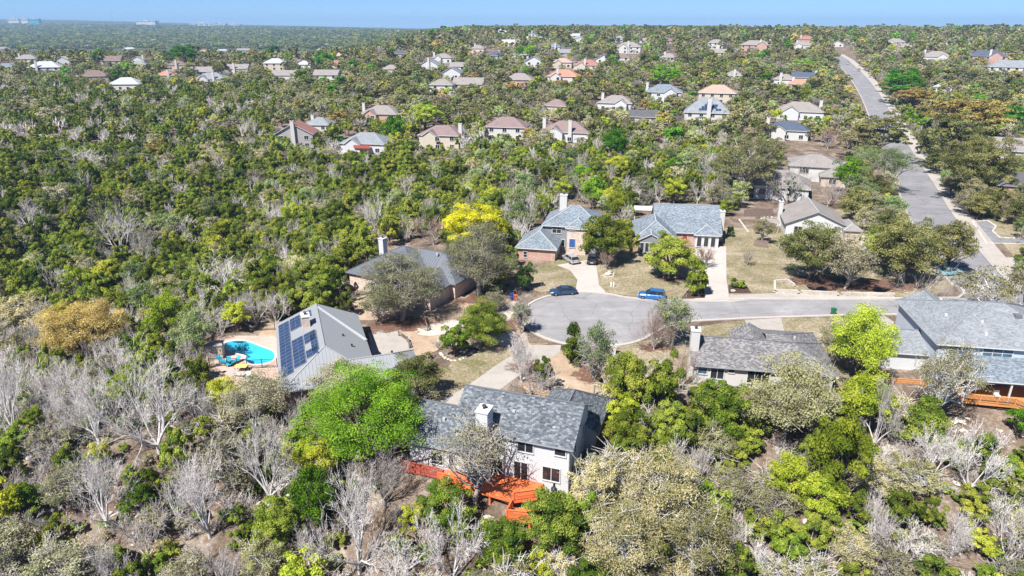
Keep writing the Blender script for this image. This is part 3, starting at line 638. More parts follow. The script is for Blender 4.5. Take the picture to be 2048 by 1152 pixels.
# house with the pool and solar panels
RZ2 = R(19); L2 = (-29.4, 76.4, 0); ms = dict(roof='metal_roof', trim='metal_trim', wall='brick_red')
h2 = house('pool_house', L2, RZ2, [
    B((.5, 11.2, -5.8, 14.0), 2.95, 5.25, 'y', (1, 0), o=.5, z0=-2, **ms),
    B((5.0, 16.7, -5.95, -.1), 2.75, 4.1, 'x', (0, 1), o=.5, z0=-2, **ms)],
    'brick house with grey metal roof covered in solar panels beside the pool', caps='metal_trim', seams=(0.45, 'metal_trim'))
slope2 = (5.25 - 2.95) / 5.35
def zslope(x): return 2.95 + (x - .5) * slope2
th2 = math.atan(slope2)
def panel(root, x, y, w=1.62, l=1.0):
    e = MB(); dx = w * math.cos(th2); dz = w * math.sin(th2); z = zslope(x) + .14
    p = lambda a, b, h: (x + a * math.cos(th2) - h * math.sin(th2), y + b, z + a * math.sin(th2) + h * math.cos(th2))
    def slab(mb, a0, a1, b0, b1, h0, h1):
        P = [p(a0, b0, h0), p(a1, b0, h0), p(a1, b1, h0), p(a0, b1, h0), p(a0, b0, h1), p(a1, b0, h1), p(a1, b1, h1), p(a0, b1, h1)]
        for q in ((0, 3, 2, 1), (4, 5, 6, 7), (0, 1, 5, 4), (1, 2, 6, 5), (2, 3, 7, 6), (3, 0, 4, 7)): mb.poly([P[k] for k in q])
    slab(e, 0, w, 0, l, -.04, .0); o = e.build('solar_panel', 'solar_frame', root)
    c = MB()
    for i in range(2): slab(c, .03 + i * (w / 2 - .01), w / 2 + i * (w / 2 - .03), .03, l - .03, .001, .012)
    c.build('cells', 'solar', o)
for y in np.arange(-3.2, 12.4, 1.03): panel(h2, 0.35, y)
for y in list(np.arange(-2.4, 5.0, 1.03)) + list(np.arange(9.2, 12.3, 1.03)): panel(h2, 1.95, y)
for y in list(np.arange(-1.5, .5, 1.03)) + list(np.arange(2.7, 4.8, 1.03)): panel(h2, 3.55, y)
for y in np.arange(-.6, 5.2, 1.03): panel(h2, 4.3, y, .95) if not (False) else None
for y in (11.0, 12.03): panel(h2, 4.15, y, .9)
chimney(h2, 2.2 + 1.4, 4.6, 7.4, 9.0, 2.5, 6.2, 'brick_pale')
wpx(h2, -5.95, 694, 717, 763, 781)
for (x, y, z) in ((8.6, 4.5, 4.15), (9.4, 1.5, 3.9), (10.6, -4.2, 3.45), (12.5, -2.6, 4.0), (14, -2.4, 4.0)): roof_vent(h2, x, y, z, .22, 'iron')
m = MB(); m.bar((5.9, 13.2, 5.25), (11.6, 4.8, 2.85), .5, .05); m.build('flashing', 'ridge_pale', h2)
# pool
pool_pts = smooth_closed([W(a, b) for a, b in [(450, 688), (470, 682), (492, 683), (520, 693), (545, 703), (549, 716), (535, 726), (505, 729), (490, 721), (492, 712), (460, 703)]], 5)
deck_pts = [W(a, b) for a, b in [(436, 672), (550, 672), (560, 690), (562, 750), (540, 772), (470, 760), (430, 735), (425, 700)]]
pc = np.mean(np.array(pool_pts), 0)
mb = MB()
# paved deck with the pool cut out (ring of quads from the pool edge to the outline)
inner = [(pc[0] + (p[0] - pc[0]) * 1.0, pc[1] + (p[1] - pc[1]) * 1.0) for p in pool_pts]
def raycast(poly, c, ang):
    best = None; d = (math.cos(ang), math.sin(ang))
    for k in range(len(poly)):
        a, b = poly[k], poly[(k + 1) % len(poly)]; ex, ey = b[0] - a[0], b[1] - a[1]; den = d[0] * ey - d[1] * ex
        if abs(den) < 1e-9: continue
        t = ((a[0] - c[0]) * ey - (a[1] - c[1]) * ex) / den; s_ = ((a[0] - c[0]) * d[1] - (a[1] - c[1]) * d[0]) / den
        if t > 0 and 0 <= s_ <= 1: best = t if best is None else max(best, t)
    return (c[0] + d[0] * best, c[1] + d[1] * best)
AN = [2 * math.pi * k / 96 for k in range(96)]; rin = [raycast(pool_pts, pc, a) for a in AN]; rout = [raycast(deck_pts, pc, a) for a in AN]
for k in range(96):
    j = (k + 1) % 96; mb.poly([(*rin[k], .06), (*rout[k], .06), (*rout[j], .06), (*rin[j], .06)]); mb.poly([(*rout[k], .06), (*rout[k], -1.5), (*rout[j], -1.5), (*rout[j], .06)])
tag(mb.build('pool_patio', 'pink_deck'), kind='structure')
mb = MB(); rfar = [(a[0] + 8.5 * math.cos(t), a[1] + 8.5 * math.sin(t)) for a, t in zip(rin, AN)]
for k in range(96): j = (k + 1) % 96; mb.poly([(*rin[k], .003), (*rfar[k], .003 + min(0, hz1(*rfar[k]))), (*rfar[j], .003 + min(0, hz1(*rfar[j]))), (*rin[j], .003)])
tag(mb.build('pool_terrace', 'bare_soil'), kind='structure')
pl = empty('swimming_pool', (pc[0], pc[1], 0)); tag(pl, 'turquoise kidney-shaped swimming pool on the pink patio', 'swimming pool')
loc = lambda p, z: (p[0] - pc[0], p[1] - pc[1], z)
mb = MB()
for k in range(96):
    j = (k + 1) % 96; a, b = rin[k], rin[j]
    ia = (pc[0] + (a[0] - pc[0]) * .86, pc[1] + (a[1] - pc[1]) * .86); ib = (pc[0] + (b[0] - pc[0]) * .86, pc[1] + (b[1] - pc[1]) * .86)
    mb.poly([loc(a, .05), loc(b, .05), loc(ib, -1.2), loc(ia, -1.2)]); mb.poly([loc(ia, -1.2), loc(ib, -1.2), (0, 0, -1.3)])
mb.build('basin', 'pool_plaster', pl)
mb = MB()
for k in range(96): mb.poly([loc(rin[k], -.08), loc(rin[(k + 1) % 96], -.08), (0, 0, -.08)])
mb.build('water', 'pool_water', pl)
mb = MB()
for k in range(96):
    j = (k + 1) % 96; o_ = lambda p, s: (pc[0] + (p[0] - pc[0]) * s, pc[1] + (p[1] - pc[1]) * s)
    mb.poly([loc(rin[k], .09), loc(o_(rin[k], 1.09), .09), loc(o_(rin[j], 1.09), .09), loc(rin[j], .09)]); mb.poly([loc(rin[j], .09), loc(rin[j], -.1), loc(rin[k], -.1), loc(rin[k], .09)]); mb.poly([loc(o_(rin[k], 1.09), .09), loc(o_(rin[k], 1.09), .03), loc(o_(rin[j], 1.09), .03), loc(o_(rin[j], 1.09), .09)])
mb.build('coping', 'pool_edge', pl)
# iron fence runs
def iron_fence(line, label, h=1.35, step=1.8, mat='iron', bal=0.14):
    p0 = line[0]; root = empty('iron_fence', (p0[0], p0[1], hz1(*p0))); tag(root, label, 'fence')
    rm = MB(); bm_ = MB()
    for k in range(len(line) - 1):
        a, b = Vector(line[k]), Vector(line[k + 1]); d = (b - a).length; n = max(1, round(d / step))
        za, zb = hz1(*a) - root.location.z, hz1(*b) - root.location.z
        A = Vector((a.x - p0[0], a.y - p0[1], za)); Bv = Vector((b.x - p0[0], b.y - p0[1], zb))
        for q in (.12, h - .05): rm.bar(A + Vector((0, 0, q)), Bv + Vector((0, 0, q)), .035, .04)
        for j in range(n + 1):
            if j == n and k < len(line) - 2: continue
            q = A.lerp(Bv, j / n); pm = MB(); pm.box(q.x - .04, q.x + .04, q.y - .04, q.y + .04, q.z - .1, q.z + h + .08); pm.build('post', mat, root)
        for j in range(1, int(d / bal)):
            q = A.lerp(Bv, j * bal / d); bm_.box(q.x - .01, q.x + .01, q.y - .01, q.y + .01, q.z + .1, q.z + h)
    rm.build('rails', mat, root); tag(bm_.build('bars', mat, root), kind='stuff')
iron_fence([W(425, 690), W(432, 668), W(470, 664), W(550, 660)], 'black iron fence along the far side of the pool')
iron_fence([W(420, 735), W(455, 732), W(495, 738), W(555, 735)], 'black iron fence in front of the pool')
# pool equipment screen and patio furniture
g = W(432, 715); sh = empty('pool_shed', (*g, .06), R(12)); tag(sh, 'pale boxy pool equipment shed left of the pool', 'shed')
m = MB(); m.box(-1.1, 1.1, -.8, .8, 0, 2.0); m.build('wall', 'tan_stone', sh); m = MB(); m.box(-1.22, 1.22, -.92, .92, 2.0, 2.1); m.build('roof', 'old_concrete', sh); m = MB(); m.box(-.3, .4, -.84, -.8, .05, 1.7); m.build('door', 'trim_grey', sh)
def lounge(px, py, rz, mat, label, z=.06):
    g = W(px, py, z); r_ = empty('lounge_chair', (*g, z), rz); tag(r_, label, 'chair', 'poolside chairs')
    m = MB(); m.box(-.32, .32, -.9, .35, .3, .38); m.build('seat', mat, r_)
    m = MB(); m.poly([(-.32, .35, .34), (.32, .35, .34), (.32, .9, .85), (-.32, .9, .85)]); m.poly([(-.32, .38, .30), (-.32, .93, .81), (.32, .93, .81), (.32, .38, .30)]); m.build('backrest', mat, r_)
    for x in (-.28, .28):
        for y in (-.8, .3): m = MB(); m.box(x - .03, x + .03, y - .03, y + .03, 0, .3); m.build('leg', 'iron', r_)
lounge(446, 726, R(60), 'turquoise', 'turquoise poolside chair nearest the pool shed'); lounge(458, 729, R(20), 'turquoise', 'turquoise poolside chair in the middle of three'); lounge(470, 727, R(-30), 'turquoise', 'turquoise poolside chair nearest the pool'); lounge(478, 752, R(80), 'plastic_white', 'pale lounger beside the yellow table below the pool')
lounge(497, 760, R(15), 'plastic_white', 'white garden chair at the lower edge of the pool patio')
g = W(484, 742); tb = empty('patio_table', (*g, .06)); tag(tb, 'yellow-topped patio table in front of the pool fence', 'table'); m = MB(); m.box(-.8, .8, -.5, .5, .68, .74); m.build('table_top', 'yellow_cloth', tb)
for x in (-.7, .7):
    for y in (-.42, .42): m = MB(); m.box(x - .03, x + .03, y - .03, y + .03, 0, .68); m.build('leg', 'iron', tb)
# timber guard rail at the driveway bend
def rail_fence(line, label, mat='wood_dark', h=.9, name='rail_fence'):
    p0 = line[0]; root = empty(name, (*p0, 0)); tag(root, label, 'fence')
    for k in range(len(line)):
        x, y = line[k][0] - p0[0], line[k][1] - p0[1]; m = MB(); m.box(x - .09, x + .09, y - .09, y + .09, -.1, h); m.build('post', mat, root)
        if k < len(line) - 1:
            x2, y2 = line[k + 1][0] - p0[0], line[k + 1][1] - p0[1]
            for z in (h - .15, h - .5): m = MB(); m.bar((x, y, z), (x2, y2, z), .06, .16); m.build('rail', mat, root)
rail_fence([W(798, 672), W(815, 684), W(819, 697)], 'dark timber guard rail at the edge of the pool house driveway')
rail_fence([W(848, 640), W(855, 662)], 'short dark timber rail under the grey oaks', h=1.1)

# metal-roofed brick house behind it
RZ3 = R(-27); L3 = (-29, 111.6, 0); md = dict(roof='metal_roof_dark', trim='ridge_dark', wall='brick_pale')
h3 = house('metal_roof_house', L3, RZ3, [B((.5, 14.5, .5, 14.0), 3.4, 6.9, 'x', (1, 1), o=.5, z0=-1, **md), B((10, 19.5, 4.5, 13.5), 3.2, 6.3, 'x', (0, 1), o=.5, z0=-1, **md), B((12.8, 18.5, -1.5, 5.5), 3.0, 4.6, 'y', (1, 0), o=.5, z0=-1, **md)],
           'pale brick house with dark metal roof among grey oaks', caps='metal_roof_dark', seams=(0.5, 'ridge_dark'), chim=[(.9, 1.9, 8.6, 9.8, 3, 6.9, 'white_siding')])
wpx(h3, .5, 742, 752, 566, 580, n=1); window(h3, 15.6, -1.5, 1.3, 1.6, 1.2, 'S'); roof_vent(h3, 14, 8, 6.2, .3)
st = empty('wooden_stairs', (*W(690, 575), .0), R(-38)); tag(st, 'wooden porch stairs at the corner of the metal-roofed house', 'stairs')
for k in range(8): m = MB(); m.box(-.05 + k * .28, .22 + k * .28, -.6, .6, 1.5 - k * .19, 1.55 - k * .19); m.build('tread', 'wood_dark', st)
for y in (-.62, .62):
    m = MB(); m.bar((-.1, y, 1.42), (2.3, y, -.12), .06, .22); m.build('stringer', 'wood_grey', st); m = MB(); m.bar((-.1, y, 2.4), (2.2, y, .95), .06, .06); m.build('handrail', 'iron', st)
m = MB(); m.box(-1.5, -.05, -.7, .7, 1.43, 1.55); m.build('landing', 'wood_grey', st)
for x, y in ((-1.4, -.6), (-1.4, .6), (-.2, -.6), (-.2, .6)): m = MB(); m.box(x - .06, x + .06, y - .06, y + .06, -.6, 1.43); m.build('post', 'wood_dark', st)
m = MB(); m.bar((-1.45, -.68, 2.5), (-.1, -.68, 2.5), .05, .05); m.box(-1.48, -1.42, -.7, -.65, 1.5, 2.5); m.build('railing', 'iron', st)

# blue-grey roofed house with the garage in front, far side of the circle
RZ4 = R(-12); L4 = (.9, 128, 0); bs = dict(roof='shingle_bluegrey', trim='trim_white')
h4 = house('garage_house', L4, RZ4, [B((.2, 7.6, .2, 8.6), 2.75, 4.9, 'y', (1, 0), o=.5, wall='brick_red', **bs), B((4.4, 15.8, 6.6, 16.4), 5.75, 8.5, 'x', (1, 1), o=.5, wall='grey_siding', **bs), B((9.2, 13.0, 5.2, 10.0), 5.7, 6.9, 'y', (1, 0), o=.35, wall='brick_pale', **bs)],
           'two-storey house with blue-grey roof and brick garage behind the turning circle', chim=[(6.6, 8.1, 12.2, 13.4, 5, 10.3, 'white_stucco')], caps='ridge_pale')
wpx(h4, .2, 1047, 1054, 503, 514, n=1, rows=2)
wpx(h4, 6.6, 1105, 1122, 451, 466, rows=2); wpx(h4, 5.2, 1139, 1152, 454, 461); window(h4, 7.6, 2.2, 1.05, 2.4, 2.1, 'E', 1, 'trim_white', 'trim_white', name='garage_door'); window(h4, 7.6, 6.0, 1.05, 2.4, 2.1, 'E', 1, 'trim_white', 'trim_white', name='garage_door')
wpx(h4, 5.2, 1139, 1150, 478, 495, n=1, glass='door_blue', name='front_door'); wpx(h4, 6.6, 1123, 1129, 479, 492, n=1); wpx(h4, 6.6, 1168, 1176, 480, 494, n=1)
# brick house with red front, right of it
RZ5 = R(-8); L5 = (24.9, 132.8, 0)
h5 = house('brick_house', L5, RZ5, [B((.3, 8.2, .4, 14.0), 2.9, 5.5, 'y', (1, 1), o=.5, wall='brick_red', **bs), B((4.6, 17.6, 6.4, 19.6), 3.0, 7.0, 'x', (0, 0), o=.5, wall='brick_red', **bs), B((12.6, 17.3, 4.8, 9), 2.95, 4.2, 'y', (1, 0), o=.4, wall='white_siding', **bs), B((.8, 5.6, -.5, 3.6), 2.85, 4.1, 'y', (0, 0), o=.3, wall='grey_siding', **bs)],
           'red brick house with blue-grey roof and wide driveway beyond the circle', chim=[(17.9, 18.9, 10.0, 11.4, -.5, 6.4, 'white_stucco')], caps='ridge_pale')
for x in (1.5, 2.5, 3.5, 4.5): window(h5, x, -.5, 1.15, .7, 1.9, 'S', 1)
for x in (13.4, 14.8, 16.2): window(h5, x, 4.8, 1.2, .85, 2.0, 'S', 1)
window(h5, 10.6, 6.4, 1.05, 1.0, 2.1, 'S', 1, 'trim_white', 'door_red', name='front_door'); roof_vent(h5, 12, 10, 5.1); roof_vent(h5, 16, 16, 5.3)
pv = empty('patio_cover', (*W(1290, 445, 0), 0), RZ5); tag(pv, 'flat white patio roof behind the red brick house', 'patio cover'); m = MB(); m.box(-2.6, 2.6, 1, 5, 2.6, 2.75); m.build('roof', 'trim_white', pv)
for x in (-2.4, 2.4):
    for y in (1.2, 4.8): m = MB(); m.box(x - .08, x + .08, y - .08, y + .08, -.6, 2.6); m.build('post', 'trim_white', pv)

# low white house with raised grey decks, right foreground
RZ6 = R(-10); L6 = (22.8, 77.6, 0); gr = dict(roof='shingle_grey', trim='trim_grey', wall='white_stucco')
h6 = house('low_white_house', L6, RZ6, [B((.5, 17.3, .5, 8.9), 2.95, 4.75, 'x', (0, 1), o=.55, z0=-3, **gr), B((6.2, 10.9, 3.0, 11.2), 3.05, 4.2, 'y', (0, 0), o=.35, **gr), B((10.6, 17.1, 3.0, 12.6), 2.85, 4.45, 'x', (0, 1), o=.5, **gr)],
           'low white house with speckled grey roof and raised grey decks', chim=[(-.1, 1.0, 2.2, 3.6, -2, 6.4, 'white_stucco')], caps='ridge_dark')
for r_, kw in [((1398, 1413, 731, 747), dict(n=1, glass='glass_blue')), ((1423, 1446, 733, 757), {}), ((1458, 1468, 736, 745), dict(n=1)), ((1630, 1655, 749, 767), dict(glass='glass_blue'))]: wpx(h6, .5, *r_, **kw)
window(h6, 8.4, .5, 1.5, 2.6, 1.8, 'S', 3); roof_vent(h6, 15.2, 2.4, 3.7, .25); roof_vent(h6, 13.8, 7.6, 4.2, .25)
deck('raised_deck', L6, RZ6, [(-2.2, .4), (5.2, .4), (5.2, -2.0), (-2.2, -2.0)], -.15, 'grey raised timber deck at the left end of the low white house', 'wood_grey', rails=[[(-2.2, .4), (-2.2, -2.0), (5.2, -2.0)]], posts=[(-2.0, -1.8), (1.6, -1.8), (5.0, -1.8), (-2.0, .2)], baluster=.4)
deck('raised_deck', L6, RZ6, [(13.9, .4), (18.4, .4), (18.4, -2.2), (13.9, -2.2)], -.6, 'grey raised timber balcony at the right end of the low white house', 'wood_grey', rails=[[(13.9, -2.2), (18.4, -2.2), (18.4, .4)]], posts=[(14.1, -2.0), (18.2, -2.0), (18.2, .2)], baluster=.4)
gp = W(1392, 757, 0); gl = empty('barbecue_grill', (*gp, -.15), RZ6); tag(gl, 'dark barbecue grill on the left grey deck', 'grill'); m = MB(); m.box(-.4, .4, -.25, .25, .55, .95); m.build('body', 'iron', gl); m = MB(); m.tube((-.4, 0, .95), (.4, 0, .95), .25, .25, 10); m.build('lid', 'iron', gl)
for x in (-.36, .36): m = MB(); m.box(x - .03, x + .03, -.22, .22, 0, .55); m.build('leg', 'iron', gl)

# pale blue-white house with the cedar deck at the right edge
RZ7 = R(-9.8); L7 = (54, 78.4, 0); bl = dict(roof='shingle_pale', trim='trim_white')
h7 = house('right_edge_house', L7, RZ7, [B((.5, 17.5, .5, 14.8), 5.5, 8.6, 'x', (1, 1), o=.5, z0=-4, wall='blue_siding', **bl), B((.8, 7.0, 7.0, 15.4), 5.3, 6.9, 'y', (1, 0), o=.5, wall='blue_siding', **bl), B((-6.0, 1.2, 2.8, 10.4), 2.8, 4.3, 'x', (1, 0), o=.5, z0=-4, wall='white_siding', **bl)],
           'large pale blue-white house with grey roof above the cedar deck', caps='ridge_mid')
m = MB(); m.poly([(2.4, -4.2, 2.65), (17.6, -4.2, 2.65), (17.6, .5, 3.95), (2.4, .5, 3.95)], 0); m.poly([(2.4, .5, 3.78), (17.6, .5, 3.78), (17.6, -4.2, 2.48), (2.4, -4.2, 2.48)], 1); m.poly([(2.4, -4.2, 2.48), (17.6, -4.2, 2.48), (17.6, -4.2, 2.65), (2.4, -4.2, 2.65)], 1); m.poly([(2.4, .5, 3.78), (2.4, -4.2, 2.48), (2.4, -4.2, 2.65), (2.4, .5, 3.95)], 1); m.poly([(17.6, -4.2, 2.48), (17.6, .5, 3.78), (17.6, .5, 3.95), (17.6, -4.2, 2.65)], 1)
m.build('porch_roof', ['shingle_bluegrey', 'trim_white'], h7)
for x in (2.8, 7.6, 12.4, 17.2): m = MB(); m.box(x - .09, x + .09, -4.0, -3.82, -.1, 2.55); m.build('porch_post', 'trim_white', h7)
for r_, n in (((1900, 1932, 689, 710), 2), ((1968, 2022, 695, 717), 3)): wpx(h7, .5, *r_, n=n, rows=2, glass='glass_blue')
for x in (4.5, 6.6, 9.2, 12.0, 14.6): window(h7, x, .5, 1.2, 1.5, 1.9, 'S', 1, glass='glass_blue')
for (x, y, z) in ((6.5, 4, 7.1), (3.2, 6.5, 6.8), (6.3, 2.0, 6.3), (3.0, 10, 6.3), (4.6, 12, 6.9)): roof_vent(h7, x, y, z, .28, 'trim_white')
roof_vent(h7, 11.2, 5.4, 7.75, .8, 'ridge_dark', 'skylight'); roof_vent(h7, -4.6, 7.4, 4.0, .7, 'vent', 'skylight')
deck('cedar_deck', L7, RZ7, [(2.2, .4), (17.4, .4), (17.4, -5.4), (9.4, -6.3), (8.0, -4.8), (2.2, -4.6)], -.1, 'cedar-brown deck on tall posts below the porch roof', 'wood_cedar', rails=[[(2.2, -4.6), (8.0, -4.8), (9.4, -6.3), (17.4, -5.4), (17.4, .3)]], posts=[(2.5, -4.3), (8.0, -4.5), (9.4, -6.0), (13, -5.6), (17.1, -5.2)], baluster=.13)
deck('cedar_deck', L7, RZ7, [(-6.2, 2.6), (1.2, 2.6), (1.2, -1.2), (-6.2, -1.2)], -.4, 'smaller cedar deck behind the crooked golden oak', 'wood_cedar', rails=[[(-6.2, -1.2), (1.2, -1.2)]], posts=[(-6, -1), (-2.5, -1), (1, -1)], slat=True)
ch = empty('deck_chair', (*W(1993, 795, 0), -.1), RZ7); tag(ch, 'white chair on the cedar deck', 'chair'); m = MB(); m.box(-.3, .3, -.3, .3, .4, .46); m.build('seat', 'plastic_white', ch); m = MB(); m.box(-.3, .3, .26, .32, .46, 1.0); m.build('backrest', 'plastic_white', ch)
for x in (-.26, .26):
    for y in (-.26, .26): m = MB(); m.box(x - .025, x + .025, y - .025, y + .025, 0, .4); m.build('leg', 'plastic_white', ch)

# corner house and the two houses behind it
h8 = house('corner_house', (59.5, 144.1, 0), R(-13), [B((.5, 12.6, .6, 13.4), 3.0, 5.7, 'y', (0, 0), o=.5, wall='white_siding', roof='shingle_taupe', trim='trim_grey'), B((12.2, 15.2, -1.0, 6), 2.6, 3.4, 'y', (1, 1), o=.4, wall='tan_stone', roof='shingle_taupe', trim='trim_grey')],
           'white gabled house with taupe roof on the street corner lot', caps='ridge_pale', chim=[(-.4, .5, 8, 9.3, 0, 5.6, 'white_stucco')])
for x in (3, 6.4, 9.8): window(h8, x, .6, 1.4, 1.6, 1.5, 'S')
h9 = house('wide_taupe_house', (82, 202, 0), R(-19), [B((.5, 15, .5, 13), 4.6, 7.0, 'x', (1, 1), o=.5, wall='white_stucco', roof='shingle_taupe', trim='trim_grey'), B((9, 24, -5.0, 9), 3.0, 6.2, 'x', (1, 1), o=.5, wall='tan_stone', roof='shingle_taupe', trim='trim_grey')],
           'wide taupe-roofed house left of the main road', caps='ridge_pale')
window(h9, 4.5, .5, 3.2, 2.6, 1.7, 'S', 3); window(h9, 12, -5, 1.4, 1.8, 1.4, 'S'); window(h9, 18, -5, 1.4, 1.8, 1.4, 'S')
h10 = house('gabled_grey_house', (64.5, 180.5, 0), R(-22), [B((.5, 14, .5, 12.5), 3.4, 6.6, 'x', (0, 1), o=.5, wall='white_siding', roof='shingle_taupe', trim='trim_white')], 'grey hip-roofed house behind the bare tree with mistletoe', caps='ridge_pale')
for x in (2.5, 6, 10): window(h10, x, .5, 1.6, 1.6, 1.6, 'S')

# ------------------------------------------------------------------ vehicles
def car(kind, loc, rz, paint, label, group=None):
    L_, Wd, H_ = {'sedan': (4.75, 1.84, 1.42), 'suv': (4.6, 1.88, 1.68), 'coupe': (4.7, 1.86, 1.38), 'wagon': (4.6, 1.82, 1.52)}[kind]
    root = empty('parked_car', loc, rz); tag(root, label, 'car', group); h = L_ / 2; hw = Wd / 2
    belt = H_ * (.66 if kind != 'suv' else .62); hood = belt * .93
    st_ = [(-h, .42, belt * .80, .80), (-h + .12, .3, belt * .93, .93), (-h + .5, .24, belt, .98), (-h * .45, .2, belt, 1), (h * .1, .2, belt * .985, 1), (h * .38, .2, hood, 1), (h - .45, .24, hood * .93, .97), (h - .12, .3, hood * .82, .9), (h, .42, hood * .62, .78)]
    m = MB(); rings = []
    for x, zb, zt, w in st_:
        W2 = hw * w; zm = (zb + zt) / 2
        rings.append([(x, -W2 * .86, zb), (x, -W2 * .98, zb + .12), (x, -W2, zm), (x, -W2 * .97, zt - .12), (x, -W2 * .86, zt), (x, 0, zt + .03), (x, W2 * .86, zt), (x, W2 * .97, zt - .12), (x, W2, zm), (x, W2 * .98, zb + .12), (x, W2 * .86, zb)])
    n = 11
    for a, b in zip(rings, rings[1:]):
        for k in range(n): j = (k + 1) % n; m.poly([a[k], a[j], b[j], b[k]])
    m.poly(rings[0][::-1]); m.poly(rings[-1]); body = m.build('body', paint, root, True)
    rear = {'sedan': (-h + .55, -h + 1.35), 'coupe': (-h + .35, -h + 1.6), 'suv': (-h + .12, -h + .45), 'wagon': (-h + .12, -h + .6)}[kind]; fr = (h * .08, h * .44); wt = hw * .76; wb = hw * .93
    c = [(rear[0], -wb, belt - .02), (fr[1], -wb, belt - .06), (fr[1], wb, belt - .06), (rear[0], wb, belt - .02)]; t = [(rear[1], -wt, H_ - .05), (fr[0], -wt, H_ - .04), (fr[0], wt, H_ - .04), (rear[1], wt, H_ - .05)]
    m = MB(); m.poly([c[0], c[1], t[1], t[0]]); m.poly([c[1], c[2], t[2], t[1]]); m.poly([c[2], c[3], t[3], t[2]]); m.poly([c[3], c[0], t[0], t[3]]); m.poly(t); m.build('windows', 'glass', root)
    m = MB(); z0, z1 = H_ - .05, H_; g_ = [(rear[1] - .08, -wt - .02), (fr[0] + .08, -wt - .02), (fr[0] + .08, wt + .02), (rear[1] - .08, wt + .02)]; g2 = [(rear[1] + .1, -wt + .12), (fr[0] - .1, -wt + .12), (fr[0] - .1, wt - .12), (rear[1] + .1, wt - .12)]
    for k in range(4): j = (k + 1) % 4; m.poly([(*g_[k], z0), (*g_[j], z0), (*g2[j], z1), (*g2[k], z1)])
    m.poly([(*p, z1) for p in g2]); m.build('roof', paint, root)
    m = MB(); mid = (rear[1] + fr[0]) / 2
    for s_ in (-1, 1):
        for p, q in (((rear[0] + .05), rear[1]), (mid - .1, mid - .05), (fr[1] - .02, fr[0])): m.bar((p, s_ * (wb + .005), belt - .02), (q, s_ * (wt + .01), H_ - .04), .07, .05)
    m.build('pillars', paint, root)
    for x in (-h * .60, h * .62):
        for s_ in (-1, 1):
            m = MB(); m.tube((x, s_ * hw * .80, .33), (x, s_ * hw * 1.0, .33), .335, .335, 14); w_ = m.build('wheel', 'tyre', root); m = MB(); m.tube((x, s_ * hw * .97, .33), (x, s_ * hw * 1.02, .33), .2, .17, 10); m.build('rim', 'rim', w_)
    for s_ in (-1, 1):
        m = MB(); m.box(h - .16, h - .0, s_ * hw * .62 - .17, s_ * hw * .62 + .17, hood * .62, hood * .74); m.build('headlight', 'lamp_clear', root)
        m = MB(); m.box(-h - .005, -h + .14, s_ * hw * .62 - .17, s_ * hw * .62 + .17, belt * .70, belt * .84); m.build('tail_light', 'lamp_red', root)
        m = MB(); m.box(fr[1] - .25, fr[1] - .1, s_ * (hw + .08) - .08, s_ * (hw + .08) + .08, belt - .02, belt + .12); m.build('mirror', paint, root)
    m = MB(); m.box(-h - .012, -h + .02, -.26, .26, belt * .5, belt * .62); m.build('number_plate', 'plastic_white', root)
    return root
def at(px, py): g = W(px, py); return (g[0], g[1], .012)
car('coupe', at(1126, 588), R(190), 'paint_navy', 'dark blue sedan parked at the far kerb of the turning circle')
car('suv', at(1303, 597), R(165), 'paint_blue', 'bright blue compact SUV parked on the turning circle')
car('wagon', (W(1141, 523)[0], W(1141, 523)[1], .02), R(112), 'paint_silver', 'silver car parked by the brick garage')
car('suv', (W(1184, 524)[0], W(1184, 524)[1], .02), R(82), 'paint_black', 'black SUV on the white driveway beside the juniper')
car('sedan', at(1897, 549), R(15), 'paint_teal', 'pale teal car in shade at the street corner')
for (px, py, pt, lb, off) in ((1695, 129, 'paint_white', 'white car driving up the distant main road', 0), (1717, 143, 'paint_silver', 'light car parked beside the distant main road', 0)):
    g = G(px, py); car('suv', (g[0], g[1], g[2] + .3), R(68), pt, lb)

# ------------------------------------------------------------------ street and garden furniture
def bin_(px, py, mat, label, z=.01):
    g = W(px, py); r_ = empty('wheelie_bin', (*g, z), R(10)); tag(r_, label, 'bin')
    m = MB(); b0, b1 = .24, .31; lo = [(-b0, -b0), (b0, -b0), (b0, b0), (-b0, b0)]; hi = [(-b1, -b1), (b1, -b1), (b1, b1), (-b1, b1)]
    for k in range(4): j = (k + 1) % 4; m.poly([(*lo[k], .05), (*lo[j], .05), (*hi[j], 1.0), (*hi[k], 1.0)])
    m.poly([(*p, .05) for p in lo[::-1]]); m.build('body', mat, r_); m = MB(); m.box(-.34, .34, -.36, .34, 1.0, 1.08); m.build('lid', mat, r_); m = MB(); m.bar((-.28, .36, .98), (.28, .36, .98), .05, .05); m.build('handle', 'iron', r_)
    for s_ in (-1, 1): m = MB(); m.tube((s_ * .2, .26, .1), (s_ * .28, .26, .1), .1, .1, 10); m.build('wheel', 'tyre', r_)
bin_(1666, 629, 'plastic_green', 'green wheelie bin on the kerb of the street'); bin_(1024, 599, 'plastic_blue', 'blue wheelie bin left of the turning circle'); bin_(1031, 602, 'plastic_orange', 'orange-red bin next to the blue wheelie bin')
g = W(1226, 708); r_ = empty('mailbox', (*g, 0)); tag(r_, 'white mailbox pillar in front of the near kerb', 'mailbox'); m = MB(); m.box(-.32, .32, -.28, .28, 0, 1.15); m.build('pillar', 'white_stucco', r_); m = MB(); m.box(-.38, .38, -.34, .34, 1.15, 1.25); m.build('cap', 'trim_white', r_); m = MB(); m.box(.1, .5, -.12, .12, 1.25, 1.5); m.build('letter_box', 'plastic_white', r_)
